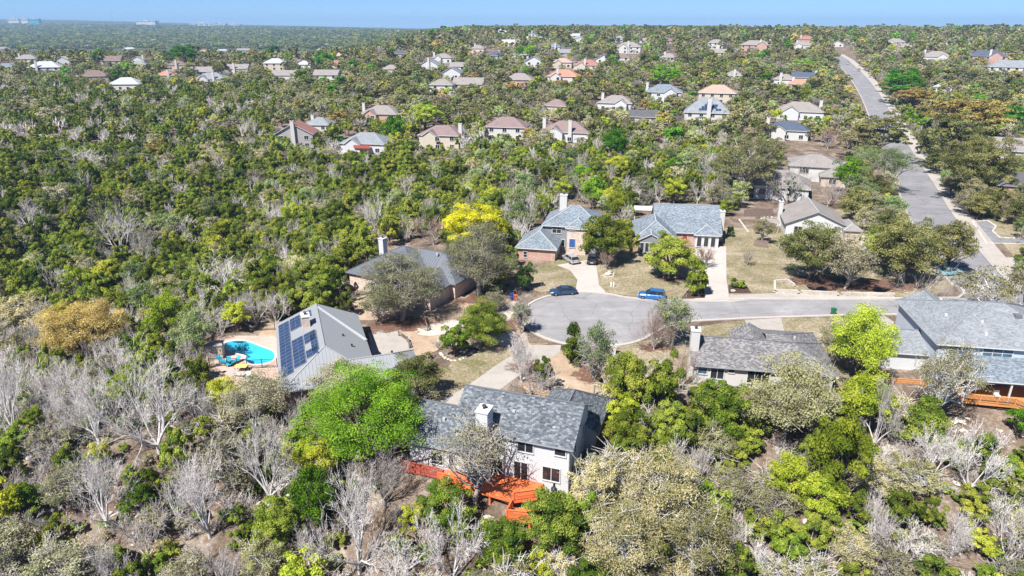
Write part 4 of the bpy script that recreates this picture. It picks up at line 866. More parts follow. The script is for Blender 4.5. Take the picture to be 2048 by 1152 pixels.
for px, lb in ((1222, 'left white utility post on the lawn beside the driveway'), (1227, 'right white utility post on the lawn beside the driveway')):
    g = W(px, 573); r_ = empty('utility_post', (*g, 0)); tag(r_, lb, 'post'); m = MB(); m.box(-.12, .12, -.12, .12, 0, .7); m.build('shaft', 'plastic_white', r_); m = MB(); m.tube((0, 0, .7), (0, 0, .82), .15, .05, 8); m.build('cap', 'plastic_white', r_)
# rough stones as facetted meshes
def stone_mesh(name, seed, flat=.6):
    r_ = random.Random(seed); mb = MB(); n = 7; rings = []
    for zz, s in ((-.3, .8), (.0, 1.0), (.55, .85), (.85, .45)):
        rings.append([(math.cos(2 * math.pi * k / n) * s * r_.uniform(.75, 1.15), math.sin(2 * math.pi * k / n) * s * r_.uniform(.75, 1.15), zz * flat * r_.uniform(.85, 1.1)) for k in range(n)])
    for a, b in zip(rings, rings[1:]):
        for k in range(n): j = (k + 1) % n; mb.poly([a[k], a[j], b[j], b[k]])
    mb.poly(rings[-1]); o = mb.build(name, 'limestone'); me = o.data; bpy.data.objects.remove(o); return me
STONES = [stone_mesh('stone', k) for k in range(5)]; FLAT = [stone_mesh('slab', 20 + k, .28) for k in range(4)]
def stone(parent, x, y, z, s, name='stone', flat=False):
    o = bpy.data.objects.new(name, random.choice(FLAT if flat else STONES)); link(o, parent); o.location = (x, y, z); o.scale = (s, s * random.uniform(.6, 1), s * random.uniform(.6, 1)); o.rotation_euler = (0, 0, random.uniform(0, 6.28)); return o
def stone_line(name, pts, label, cat, size=.3, step=.5, parent_kind=None):
    p0 = pts[0]; root = empty(name, (p0[0], p0[1], 0)); tag(root, label, cat)
    for a, b in zip(pts, pts[1:]):
        d = math.dist(a, b); n = max(1, int(d / step))
        for k in range(n): t = (k + .5) / n; stone(root, a[0] + (b[0] - a[0]) * t - p0[0], a[1] + (b[1] - a[1]) * t - p0[1], .0, size * random.uniform(.7, 1.15))
    return root
# stone retaining wall along the corner lot: three courses of blocks
def block_wall(line, label, h=.75, bl=.6, name='retaining_wall'):
    p0 = line[0]; root = empty(name, (*p0, 0)); tag(root, label, 'wall')
    me = []
    for k in range(3):
        mb = MB(); mb.box(-bl / 2 + .01, bl / 2 - .01, -.17 - .02 * k, .17, .01, h / 3 - .012); o = mb.build('block', 'limestone'); me.append(o.data); bpy.data.objects.remove(o)
    for a, b in zip(line, line[1:]):
        d = math.dist(a, b); ang = math.atan2(b[1] - a[1], b[0] - a[0])
        for c in range(3):
            n = int(d / bl); off = (c % 2) * bl / 2
            for k in range(n):
                t = (k + .5) * bl + off
                if t + bl / 2 > d + .05: continue
                o = link(bpy.data.objects.new('block', random.choice(me)), root); o.location = (a[0] - p0[0] + math.cos(ang) * t, a[1] - p0[1] + math.sin(ang) * t, c * h / 3); o.rotation_euler = (0, 0, ang + random.uniform(-.02, .02))
    return root
block_wall([W(1551, 586), W(1600, 588), W(1680, 592), W(1790, 594)], 'long low limestone retaining wall along the street')
block_wall([W(1549, 584), W(1549, 565), W(1575, 563), W(1590, 574)], 'short stone planter wall at the end of the retaining wall', .5)
stone_line('tree_ring', [(W(1338, 552)[0] + 1.35 * math.cos(t), W(1338, 552)[1] + 1.35 * math.sin(t)) for t in np.linspace(0, 6.28, 14)], 'ring of stones around the lawn juniper', 'stone edging', .2, .5)
stone_line('bed_edging', [W(1205, 549), W(1212, 554), W(1226, 553), W(1228, 545)], 'curved stone edging of the small bed beside the driveway', 'stone edging', .22, .4)
g = W(1216, 549); rk = empty('garden_rock', (*g, 0)); tag(rk, 'big pale rock in the bed beside the driveway', 'rock'); stone(rk, 0, 0, .1, .8, 'boulder'); stone(rk, .35, .6, .2, .65, 'boulder')
stone_line('bed_edging', [W(880, 705), W(888, 715), W(905, 722), W(925, 718), W(950, 700)], 'curved pale stone edging below the round juniper', 'stone edging', .32, .5)
sheet('mulch_bed', [W(1385, 570), W(1407, 575), W(1410, 596), W(1362, 597)], 'mulch', 0.0142); sheet('mulch_bed', [W(1457, 570), W(1490, 567), W(1503, 586), W(1457, 587)], 'mulch', 0.0143)
g = W(1466, 582); r_ = empty('garden_ring', (*g, 0.014)); tag(r_, 'small white ring ornament in the mulch bed', 'ornament'); m = MB()
for k in range(12): a, b = 2 * math.pi * k / 12, 2 * math.pi * (k + 1) / 12; m.bar((.35 * math.cos(a), .35 * math.sin(a), .08), (.35 * math.cos(b), .35 * math.sin(b), .08), .12, .14)
m.build('ring', 'trim_white', r_)
# gravel beds of the yard across the main road
gb = [W(1945, 443), (W(1975, 441)), W(1992, 452), W(1985, 462), W(2000, 475), W(2060, 478), W(2060, 488), W(1973, 486)]
sheet('gravel_bed', gb, 'grey_gravel', 0.0144); stone_line('bed_edging', gb[:-2] + [gb[-2], gb[-1], gb[0]], 'pale curved edging of the grey gravel bed across the road', 'stone edging', .3, .45)
# timber fences of the corner house
def picket_fence(line, label, h=1.8, mat='wood_dark'):
    p0 = line[0]; root = empty('picket_fence', (*p0, hz1(*p0))); tag(root, label, 'fence'); mb = MB(); mb.box(-.067, .067, -.012, .012, 0, h); o = mb.build('picket', mat); me = o.data; bpy.data.objects.remove(o)
    for a, b in zip(line, line[1:]):
        d = math.dist(a, b); n = int(d / .145); ang = math.atan2(b[1] - a[1], b[0] - a[0])
        for k in range(n):
            t = (k + .5) / n; o = link(bpy.data.objects.new('picket', me), root); o.location = (a[0] + (b[0] - a[0]) * t - p0[0], a[1] + (b[1] - a[1]) * t - p0[1], random.uniform(-.03, .02)); o.rotation_euler = (random.uniform(-.02, .02), 0, ang)
        for z in (.35, h - .35): m = MB(); m.bar((a[0] - p0[0], a[1] - p0[1] + .06, z), (b[0] - p0[0], b[1] - p0[1] + .06, z), .05, .09); m.build('rail', mat, root)
picket_fence([W(1487, 432), W(1545, 430)], 'weathered picket fence behind the corner house yard'); picket_fence([W(1507, 492), W(1535, 496)], 'short weathered picket fence left of the corner house', 1.5)
picket_fence([W(1700, 418), W(1712, 428)], 'dark picket gate right of the corner house', 1.8)
block_wall([W(1478, 440), W(1492, 460), W(1497, 466)], 'low white edging wall beside the red brick house yard', .3)
pd = [(W(1545, 440)[0] + 2.6 * math.cos(t), W(1545, 440)[1] + 2.6 * math.sin(t)) for t in np.linspace(0, 6.28, 18)]
stone_line('pond_ring', pd, 'ring of white stones in the fenced corner yard', 'stone edging', .35, .6)
pg = empty('pergola', (*W(1540, 462), 0), R(-13)); tag(pg, 'small grey timber pergola beside the corner house', 'pergola')
for x in (-1.4, 1.4):
    for y in (-1.4, 1.4): m = MB(); m.box(x - .07, x + .07, y - .07, y + .07, 0, 2.3); m.build('post', 'wood_grey', pg)
for k in range(7): m = MB(); m.box(-1.7, 1.7, -1.5 + k * .5 - .04, -1.5 + k * .5 + .04, 2.3, 2.45); m.build('slat', 'wood_grey', pg)
# brown leaf litter under the oaks of the corner lot and round the yards
def litter(px, py, w, h):
    g = W(px, py); m = MB(); n = 20; m.poly([(math.cos(2 * math.pi * k / n), math.sin(2 * math.pi * k / n), 0) for k in range(n)]); o = m.build('leaf_litter', 'leaf_litter'); o.location = (g[0], g[1], .0165 + random.random() * .002); o.scale = (w, h, 1); o.rotation_euler = (0, 0, random.uniform(-.3, .3)); o['kind'] = 'stuff'; o['label'] = 'brown leaf litter on the dry ground'
for a in ((1625, 562, 8, 5), (1700, 572, 8, 4.5), (1790, 570, 8, 5), (1340, 556, 4.5, 3), (1000, 650, 6, 5), (800, 650, 9, 5), (960, 600, 7, 4), (1310, 695, 4, 2.5), (1190, 750, 5, 4), (1050, 735, 4, 3)): litter(*a)
# limestone outcrops on the wooded slope
def outcrop(px, py, n, s, label):
    g = G(px, py); root = empty('limestone_outcrop', g); tag(root, label, 'rock')
    for k in range(n):
        x, y = random.uniform(-1, 1) * s, random.uniform(-.6, .6) * s; stone(root, x, y, hz1(g[0] + x, g[1] + y) - g[2] + .05, random.uniform(.45, 1.1) * s * .45, 'slab', True)
for a in ((968, 1052, 5, 1.6, 'pale limestone slab below the post of the orange deck'), (575, 985, 9, 2.2, 'broken limestone ledge left of the bright green tree'), (1205, 1085 - 45, 5, 1.4, 'pale rock between the cream oaks at the bottom'), (1500, 1130, 7, 1.8, 'white rock outcrop at the bottom edge right of the cream oaks'),
          (1960, 985, 9, 2.2, 'jumble of white rocks among bare trees at the lower right'), (1640, 1030, 6, 1.6, 'pale rocks below the yellow-green tree at the lower right'), (350, 870, 4, 1.5, 'limestone ledge under the grey oaks at the lower left'), (1920, 850, 8, 1.6, 'tumbled stones under the cedar deck'), (880, 1135, 4, 1.3, 'flat pale rock at the bottom edge behind a bare tree'), (200, 1120, 5, 1.6, 'pale rock in the lower left corner')): outcrop(*a)

# ------------------------------------------------------------------ houses of the neighbourhood beyond
FH = [  # centre px, base py, width px, roof, wall, kind, yaw, storeys, chimney (local -1..1 or None), label
 (1009, 282, 80, 'mauve', 'white_stucco', 'hip', -12, 2, None, 'mauve-roofed two-storey house left of the white-limbed oak'),
 (1128, 284, 96, 'mauve', 'white_siding', 'combo', -14, 1.5, (-.95, .25), 'mauve-roofed house with two white chimneys above the ravine'),
 (1412, 250, 88, 'pale', 'white_stucco', 'hip', -16, 2, None, 'white two-storey house with solar panels on its steep pale roof'),
 (1228, 222, 68, 'taupe', 'white_siding', 'combo', -18, 1.5, (-.8,), 'pale taupe-roofed white house with front gable above the ravine oaks'),
 (1325, 206, 70, 'bluegrey', 'white_siding', 'combo', -14, 2, (-.95,), 'two-storey white house with blue-grey roof left of the solar house'),
 (1124, 172, 62, 'orange', 'white_stucco', 'combo', -14, 2, (-.3,), 'orange tile-roofed house with red balcony'),
 (1036, 173, 56, 'taupe', 'brick_red', 'hip', -12, 1.5, None, 'taupe hip-roofed brick house left of the orange-roofed one'),
 (882, 190, 46, 'taupe', 'white_stucco', 'hip', -8, 2, None, 'white two-storey house with pyramid roof in the middle distance'),
 (935, 178, 60, 'taupe', 'tan_stone', 'gablex', -8, 1, None, 'long low taupe-roofed house right of the pyramid-roofed one'),
 (1108, 228, 34, 'mauve', 'tan_stone', 'hip', -20, 1.5, None, 'steep mauve roof half hidden behind big oaks'),
 (1285, 246, 60, 'dark', 'tan_stone', 'gablex', -14, 1, None, 'low dark-grey roof behind bare trees left of the solar house'),
 (590, 298, 74, 'red', 'grey_wall', 'gabley', 4, 2, (.0,), 'red-roofed gabled house with tall pale chimney above the canyon'),
 (634, 262, 46, 'pale', 'white_stucco', 'hip', -6, 1, (-.5,), 'pale hip-roofed house behind the red-roofed gabled house'),
 (726, 308, 92, 'pale', 'white_siding', 'combo', -10, 1.5, None, 'pale grey low-roofed house with dark red front above the canyon'),
 (757, 240, 76, 'taupe', 'brick_red', 'combo', -10, 1, (-.98,), 'wide taupe-roofed brick house with white chimney and entry gable'),
 (878, 300, 82, 'mauve', 'cream_stucco', 'combo', -12, 2, (.95,), 'cream house with mauve roof and white chimney at its right end'),
 (90, 150, 58, 'white', 'white_siding', 'hip', 14, 2, (-.4,), 'white hip-roofed two-storey house at the far left'),
 (190, 164, 50, 'brown', 'grey_wall', 'hip', 18, 1.5, None, 'brown hip-roofed house right of the white two-storey at far left'),
 (249, 181, 58, 'white', 'white_stucco', 'hip', 6, 1.5, None, 'white hip-roofed house at the front of the far-left neighbourhood'),
 (332, 162, 30, 'orange', 'white_stucco', 'hip', 10, 1.5, (.4,), 'small orange-roofed house with white chimney'),
 (354, 140, 34, 'brown', 'tan_stone', 'hip', 8, 1.5, (.0,), 'dark brown hip roof behind the small orange-roofed house'),
 (403, 151, 46, 'taupe', 'grey_wall', 'gablex', 4, 1, None, 'long grey-roofed house below the brightest green tree'),
 (420, 170, 60, 'pale', 'white_siding', 'combo', 4, 1.5, (.3,), 'white house with broad pale roof and chimney right of the orange-roofed house'),
 (474, 148, 42, 'taupe', 'white_siding', 'gablex', 2, 1.5, (-.2,), 'grey-roofed white house under green trees left of centre'),
 (549, 141, 42, 'white', 'cream_stucco', 'hip', 0, 2, None, 'cream two-storey house with white hip roof'),
 (567, 162, 46, 'taupe', 'white_stucco', 'gablex', 0, 1.5, None, 'low grey-roofed house in front of the cream two-storey'),
 (652, 167, 48, 'taupe', 'white_stucco', 'gablex', -2, 2, None, 'white manor with rows of dark windows'),
 (10, 142, 36, 'bluegrey', 'tan_stone', 'hip', 20, 1, None, 'blue-grey roof cut by the left edge of the picture'),
 (215, 128, 48, 'brown', 'tan_stone', 'gablex', 12, 1, None, 'long low brown-roofed house at the far left'),
 (276, 136, 30, 'greenish', 'tan_stone', 'hip', 8, 1, None, 'pale greenish roof right of the long brown-roofed house'),
 (125, 131, 28, 'white', 'white_siding', 'gabley', 12, 1.5, None, 'white gabled house right of the far-left two-storey house'),
 (52, 124, 38, 'taupe', 'white_stucco', 'hip', 14, 1, (-.7,), 'pale taupe roof with white chimney at the far left'),
 (275, 127, 22, 'greenish', 'white_siding', 'gabley', 6, 1, (.7,), 'small pale gabled house with chimney under the far-left ridge'),
 (6, 101, 22, 'taupe', 'white_stucco', 'hip', 15, 1.5, None, 'pale house at the left edge just below the far valley'),
 (133, 99, 30, 'taupe', 'white_siding', 'hip', 10, 1, None, 'low pale house near the far-left ridge top'),
 (176, 96, 20, 'white', 'white_siding', 'hip', 10, 1, None, 'small white roof near the far-left ridge top'),
 (258, 101, 34, 'white', 'tan_stone', 'hip', 8, 1, (-.8,), 'white roofed house above the far-left brown roof'),
 (108, 84, 26, 'taupe', 'tan_stone', 'hip', 10, 1, None, 'faint roof on the crest of the far-left ridge'),
 (307, 86, 18, 'taupe', 'grey_wall', 'hip', 8, 2, None, 'grey house just left of the brightest far green tree'),
 (360, 93, 26, 'taupe', 'grey_wall', 'hip', 5, 1, None, 'grey roof above the brightest far green tree'),
 (393, 84, 28, 'pale', 'white_siding', 'combo', 5, 1.5, None, 'pale house on the ridge behind the brightest far green tree'),
 (401, 95, 24, 'white', 'white_siding', 'hip', 5, 1, None, 'white house right of the brightest far green tree'),
 (407, 106, 18, 'orange', 'white_stucco', 'hip', 5, 1, None, 'tiny orange roof right of the brightest far green tree'),
 (444, 105, 24, 'white', 'white_siding', 'hip', 4, 1, (-.6,), 'white roof above the second green tree left of centre'),
 (486, 103, 26, 'taupe', 'tan_stone', 'gablex', 3, 1, None, 'pale low roof above the grey-roofed white house'),
 (481, 78, 22, 'orange', 'tan_stone', 'gablex', 3, 1, None, 'tan roof on the ridge left of centre'),
 (673, 136, 34, 'red', 'tan_stone', 'hip', -3, 1, None, 'pinkish red roof behind the white manor'),
 (607, 136, 26, 'white', 'white_siding', 'hip', -2, 1, None, 'white low roof left of the white manor'),
 (638, 80, 26, 'white', 'tan_stone', 'gablex', -2, 1, None, 'pale flat roof on the ridge above the white manor'),
 (678, 118, 16, 'tile', 'tan_stone', 'hip', -3, 1, None, 'small pink roof right of the deep green tree'),
 (858, 142, 40, 'pale', 'white_siding', 'gabley', -8, 1.5, (.0,), 'pale gabled house with white chimney in the middle distance'),
 (884, 126, 38, 'taupe', 'white_siding', 'combo', -8, 1.5, (-.95,), 'grey-roofed house with white gable above the chimneyed gable'),
 (916, 141, 30, 'taupe', 'white_siding', 'gablex', -8, 1, None, 'taupe-roofed white house right of the pale gabled house'),
 (903, 158, 36, 'bluegrey', 'white_siding', 'gabley', -8, 1.5, None, 'pale blue-roofed house above the pyramid-roofed house'),
 (780, 146, 30, 'taupe', 'tan_stone', 'hip', -5, 1, (.7,), 'half hidden taupe house right of the olive oaks'),
 (800, 114, 22, 'navy', 'grey_wall', 'hip', -5, 1, None, 'dark blue-grey roof left of the deep green tree in the middle distance'),
 (955, 106, 24, 'taupe', 'brick_pale', 'hip', -9, 1.5, (-.5,), 'taupe roof with chimney left of the dark blue-roofed house'),
 (990, 118, 26, 'navy', 'grey_wall', 'hip', -9, 1, (.5,), 'dark blue roof left of the paired light-green trees'),
 (1040, 117, 34, 'taupe', 'white_siding', 'combo', -10, 1, (.9,), 'pale mauve-grey roof behind the light-green trees'),
 (1067, 140, 36, 'bluegrey', 'white_siding', 'gabley', -10, 2, None, 'white two-storey house with blue-grey roof above the orange roof'),
 (1124, 136, 38, 'tile', 'cream_stucco', 'combo', -12, 1.5, None, 'pinkish tile-roofed house above the orange-roofed one'),
 (1172, 142, 50, 'red', 'cream_stucco', 'combo', -12, 1.5, (-.1,), 'dull red gabled house right of the orange-roofed one'),
 (1207, 126, 24, 'dark', 'white_siding', 'gabley', -14, 1, None, 'white gable with dark roof among grey oaks right of centre'),
 (1256, 107, 48, 'taupe', 'white_stucco', 'combo', -14, 2, (.0,), 'large taupe hip-roofed house high on the slope right of centre'),
 (1244, 122, 24, 'brown', 'white_stucco', 'hip', -14, 1, (-.95,), 'brown roof with white chimney below the large taupe house'),
 (1336, 122, 30, 'taupe', 'white_siding', 'hip', -16, 1, (-.5,), 'grey roof above the twin green trees right of centre'),
 (1130, 112, 28, 'pale', 'grey_wall', 'gablex', -12, 1, None, 'pale roof behind grey trees above the pinkish house'),
 (1107, 100, 18, 'bluegrey', 'white_siding', 'hip', -12, 1, (.3,), 'small blue-grey roof right of the bright green tree on the slope'),
 (1020, 92, 34, 'white', 'tan_stone', 'gablex', -10, 1, None, 'pale greenish-white roof high in the middle of the slope'),
 (1055, 83, 18, 'white', 'white_siding', 'hip', -10, 1, None, 'white flat-roofed house high on the slope right of centre'),
 (1080, 83, 20, 'taupe', 'cream_stucco', 'hip', -10, 1, None, 'cream roof next to the white flat-roofed house on the slope'),
 (1003, 72, 26, 'white', 'white_stucco', 'combo', -10, 2, None, 'pale two-storey house on the skyline ridge at centre'),
 (982, 70, 14, 'tile', 'white_stucco', 'gabley', -10, 1.5, None, 'small pinkish house left of the skyline two-storey'),
 (1067, 73, 20, 'navy', 'white_stucco', 'hip', -10, 1.5, (-.3,), 'dark-roofed white house on the skyline right of centre'),
 (1148, 76, 22, 'white', 'white_stucco', 'gablex', -12, 1, None, 'white roof on the skyline ridge right of centre'),
 (1156, 84, 22, 'pale', 'white_stucco', 'combo', -12, 1.5, None, 'pale house just below the skyline white roof'),
 (883, 82, 28, 'pale', 'cream_stucco', 'combo', -8, 1.5, None, 'cream house with pale roof on the ridge left of centre'),
 (864, 66, 14, 'white', 'white_stucco', 'hip', -8, 1, None, 'tiny white house on the skyline left of centre'),
 (770, 76, 14, 'white', 'white_stucco', 'gablex', -5, 1, None, 'tiny white roof on the hazy ridge left of centre'),
 (1238, 84, 18, 'pale', 'white_siding', 'hip', -14, 1.5, None, 'pale pyramid roof above the large taupe house'),
 (1290, 86, 18, 'taupe', 'white_siding', 'hip', -15, 1, None, 'taupe roof right of the large taupe house near the skyline'),
 (1342, 87, 22, 'brown', 'brick_red', 'gablex', -16, 1, (-.9,), 'brown roof under dark oaks near the skyline'),
 (1412, 74, 16, 'white', 'white_stucco', 'gabley', -18, 1, None, 'tiny white gable on the skyline right of centre'),
 (1432, 208, 70, 'tile', 'cream_stucco', 'hip', -18, 2, None, 'cream house with pinkish tile roof behind the solar house'),
 (1430, 98, 30, 'taupe', 'white_stucco', 'hip', -18, 2, None, 'white two-storey house with dark windows near the skyline right of centre'),
 (1432, 112, 34, 'taupe', 'tan_stone', 'gablex', -24, 1, None, 'long taupe roof below the white two-storey house near the skyline'),
 (1510, 103, 58, 'taupe', 'brick_red', 'combo', -18, 2, (.3, .9), 'brick and taupe-roofed mansion left of the far end of the road'),
 (1604, 99, 36, 'taupe', 'white_stucco', 'combo', -20, 1.5, (-.6,), 'grey-roofed house with white chimney near the top of the road'),
 (1612, 86, 30, 'red', 'brick_red', 'hip', -20, 1.5, (-.7,), 'red-brown roof behind the chimneyed house near the top of the road'),
 (1568, 172, 40, 'taupe', 'white_stucco', 'hip', -20, 1.5, (-.4,), 'taupe pyramid roof beside the deep green tree left of the road'),
 (1606, 168, 46, 'navy', 'white_stucco', 'gablex', -24, 1.5, (.9,), 'dark blue roof between the taupe and salmon roofs'),
 (1597, 178, 42, 'orange', 'tan_stone', 'hip', -24, 1, (-.6,), 'salmon roof in front of the dark blue one left of the road'),
 (1466, 160, 24, 'taupe', 'white_siding', 'hip', -18, 1, (.1,), 'small grey roof below olive oaks left of the road'),
 (1572, 280, 80, 'navy', 'white_stucco', 'combo', -20, 1.5, (-.95,), 'dark slate-blue hip-roofed white house left of the main road'),
 (1598, 240, 88, 'taupe', 'white_siding', 'combo', -20, 1.5, (.85,), 'pale taupe-roofed house behind the slate-blue one'),
 (1871, 124, 52, 'taupe', 'white_stucco', 'combo', -26, 1.5, (-.8,), 'grey hip-roofed white house right of the main road'),
 (1972, 128, 68, 'navy', 'brick_red', 'combo', -26, 2, (.1,), 'navy-roofed brick house with front gable at the upper right'),
 (2022, 152, 84, 'pale', 'white_stucco', 'hip', -28, 2, (-.75,), 'large pale-roofed house with red chimney at the right edge'),
 (1878, 186, 46, 'dark', 'white_siding', 'gabley', -26, 1, None, 'white gabled house with dark roof among trees right of the road'),
 (1790, 90, 36, 'taupe', 'tan_stone', 'combo', -24, 1, None, 'grey-brown roof behind oaks right of the far road'),
 (1812, 100, 30, 'taupe', 'grey_wall', 'gablex', -24, 1, None, 'second grey-brown roof lower right of the far road end'),
 (2035, 336, 112, 'taupe', 'white_stucco', 'gablex', -22, 2, None, 'white house with taupe roof cut by the right edge'),
 (2042, 392, 108, 'dark', 'brick_red', 'hip', -22, 1, None, 'low dark roof behind the big oak at the right edge'),
 (1674, 94, 20, 'brown', 'white_stucco', 'gabley', -22, 1, None, 'small brown-roofed house at the far end of the road'),
]
RM = dict(mauve='shingle_mauve', pale='shingle_pale', taupe='shingle_taupe', bluegrey='shingle_bluegrey', orange='tile_orange', tile='tile_pink', red='shingle_red', white='shingle_white', brown='shingle_brown', dark='shingle_dark', navy='shingle_navy', greenish='shingle_greenish')
FHBOX = []
SOLARH = None
for (px, py, wp, rf, wall, kind, yaw, st_, ch_, lb) in FH:
    gx, gy, gz = G(px, py); D = proj(gx, gy, gz)[2]; w = max(11.0, min(26.0, wp * D / FPX)); dp = max(8.5, min(13.0, w * .68)); ev = {1: 2.9, 1.5: 4.0, 2: 5.6}[st_]
    x0, x1 = -w / 2, w / 2; base = -3.0; kw = dict(wall=wall, roof=RM[rf], trim='trim_white' if wall != 'brick_red' else 'trim_grey', z0=base, o=.5)
    pit = .26 if kind != 'hip' else .28
    if px == 1412 and py == 250: pit = .42
    if kind == 'hip': bl_ = [B((x0, x1, 0, dp), ev, ev + pit * dp, 'x', (1, 1), **kw)]
    elif kind == 'gablex': bl_ = [B((x0, x1, 0, dp), ev, ev + pit * dp, 'x', (0, 0), **kw)]
    elif kind == 'gabley': bl_ = [B((x0, x1, 0, dp * 1.15), ev, ev + .27 * w, 'y', (0, 0), **kw)]
    else:
        sd = 1 if (px // 3) % 2 else -1; c = sd * w * .2; fw = w * .34
        bl_ = [B((x0, x1, 0, dp), ev, ev + pit * dp, 'x', (1, 1), **kw), B((c - fw / 2, c + fw / 2, -1.6, dp * .5), ev - .15, ev - .15 + .34 * fw, 'y', (0, 0), **dict(kw, o=.35))]
    r_ = house('neighbourhood_house', (gx, gy, gz), R(yaw), bl_, lb, 'house', 'houses of the neighbourhood beyond')
    topz = bl_[0]['zr']
    for c in (ch_ or ()):
        cx = c * w / 2; cw = .65; cyy = -.5 if abs(c) < .5 else dp * .4
        chimney(r_, cx - cw, cx + cw, cyy - .45, cyy + .5, base, topz + .9, 'brick_red' if px == 2022 else 'white_stucco')
    front = -1.6 if kind == 'combo' else 0
    nw = max(2, int(w / 4.2)); rows = [1.4] if st_ < 2 else [1.4, 4.2]
    if D < 900:
        for z in rows:
            for k in range(nw):
                x = x0 + w * (k + .5) / nw
                y = 0.0
                if kind == 'combo' and c - fw / 2 - .7 < x < c + fw / 2 + .7:
                    if abs(x - c) > fw / 2 - .8: continue
                    y = -1.6
                window(r_, x, y, z, 1.5, 1.4 if lb.find('rows of dark') < 0 else 1.9, 'S', 1 if D > 350 else 2, fw=.12)
        window(r_, x0, dp * .5, rows[-1], 1.4, 1.4, 'W', 1, fw=.12)
    if px == 1412 and py == 250:
        chimney(r_, -.2, 1.5, -.95, .3, base, topz + .3, 'white_stucco')
        al = math.atan((topz - ev) / (dp / 2)); ca, sa = math.cos(al), math.sin(al)
        for (rr, cols_) in ((0, (-3.6, -2.4, -1.2, 3.4, 4.6)), (1, (-2.6, -1.4, 2.6)), (2, (-1.4, 1.8, 3.0)), (3, (-.6, .6))):
            for cx in cols_:
                m_ = MB(); P0 = [(a, b) for a, b in ((0, 0), (1.1, 0), (1.1, 1.0), (0, 1.0))]
                q = lambda a, b, h: (cx + a, (rr * 1.25 + .7 + b) * ca - h * sa, ev + (rr * 1.25 + .7 + b) * sa + h * ca)
                m_.poly([q(0, 0, .15), q(1.1, 0, .15), q(1.1, 1.1, .15), q(0, 1.1, .15)]); m_.poly([q(0, 0, .1), q(0, 1.1, .1), q(1.1, 1.1, .1), q(1.1, 0, .1)]); m_.poly([q(0, 0, .1), q(1.1, 0, .1), q(1.1, 0, .15), q(0, 0, .15)]); m_.build('solar_panel', 'solar', r_)
    if 'red balcony' in lb or 'dark red front' in lb:
        m_ = MB(); m_.box(-2.5, 3.5, -2.2, -.02, 2.4, 2.6); m_.box(-2.5, 3.5, -2.2, -2.1, 2.6, 3.5); m_.build('balcony', 'wood_red', r_)
    wc, wy = w * .5, dp
    FHBOX.append((px - wp * .48, px + wp * .48, py - (ev + .25 * dp) * FPX / D * .95, py - ev * .42 * FPX / D, D))
# distant commercial blocks and a mast on the hazy horizon
def block_building(px0, px1, py, dist, h, mat, label):
    d = ray((px0 + px1) / 2, py); t = dist / d[1]; x = d[0] * t; z = CAMZ + d[2] * t; D = dist * CP; w = (px1 - px0) * D / FPX
    r_ = empty('commercial_building', (x, dist, z)); tag(r_, label, 'building', 'commercial blocks on the horizon')
    m = MB(); m.box(-w / 2, w / 2, 0, w * .4, -30, h); m.build('wall', mat, r_); m = MB(); m.box(-w / 2 - 1, w / 2 + 1, -1, w * .4 + 1, h, h + 2); m.box(-w * .15, w * .1, w * .1, w * .25, h + 2, h + 6); m.build('roof', 'vent', r_)
    for k in range(5): x_ = -w / 2 + w * (k + .5) / 5; m = MB(); m.box(x_ - w * .07, x_ + w * .07, -.6, 0, h * .35, h * .65); m.build('window', 'glass_blue', r_)
block_building(16, 38, 43, 4300, 15, 'white_stucco', 'white office block at the left end of the horizon'); block_building(42, 56, 43, 4300, 16, 'white_stucco', 'second white office block beside the blue one'); block_building(58, 78, 44, 4250, 16, 'turquoise', 'bright blue office block on the left horizon')
block_building(272, 310, 45, 4300, 8, 'white_stucco', 'long low white building on the left horizon ridge'); block_building(378, 428, 51, 4300, 12, 'white_stucco', 'wide white warehouse on the horizon left of centre'); block_building(428, 452, 53, 4250, 15, 'blue_siding', 'pale blue warehouse block on the horizon left of centre'); block_building(452, 480, 53, 4300, 10, 'blue_siding', 'second pale blue block on the horizon left of centre'); block_building(754, 764, 57, 4200, 10, 'white_stucco', 'tiny white block on the centre horizon')
d = ray(226, 43); t = 4200 / d[1]; mr_ = empty('radio_mast', (d[0] * t, 4200, CAMZ + d[2] * t - 10)); tag(mr_, 'thin radio mast on the left horizon', 'mast'); m = MB(); m.tube((0, 0, -20), (0, 0, 65), 1.2, .5, 5); m.build('shaft', 'trim_grey', mr_); m = MB()
for k in range(4): m.bar((-3, 0, 40 + k * 6), (3, 0, 40 + k * 6), .4, .4)
m.build('antennas', 'trim_grey', mr_)
# small white garden shed by the ridge houses
g = G(986, 314); sd_ = house('garden_shed', g, R(-10), [B((-1.6, 1.6, 0, 2.6), 2.0, 2.9, 'y', (0, 0), wall='white_siding', roof='shingle_white', o=.25, z0=-.5)], 'small white garden shed below the mauve-roofed house', 'shed'); window(sd_, 0, 0, 1.0, .9, 1.7, 'S', 1, glass='door_blue', name='door')

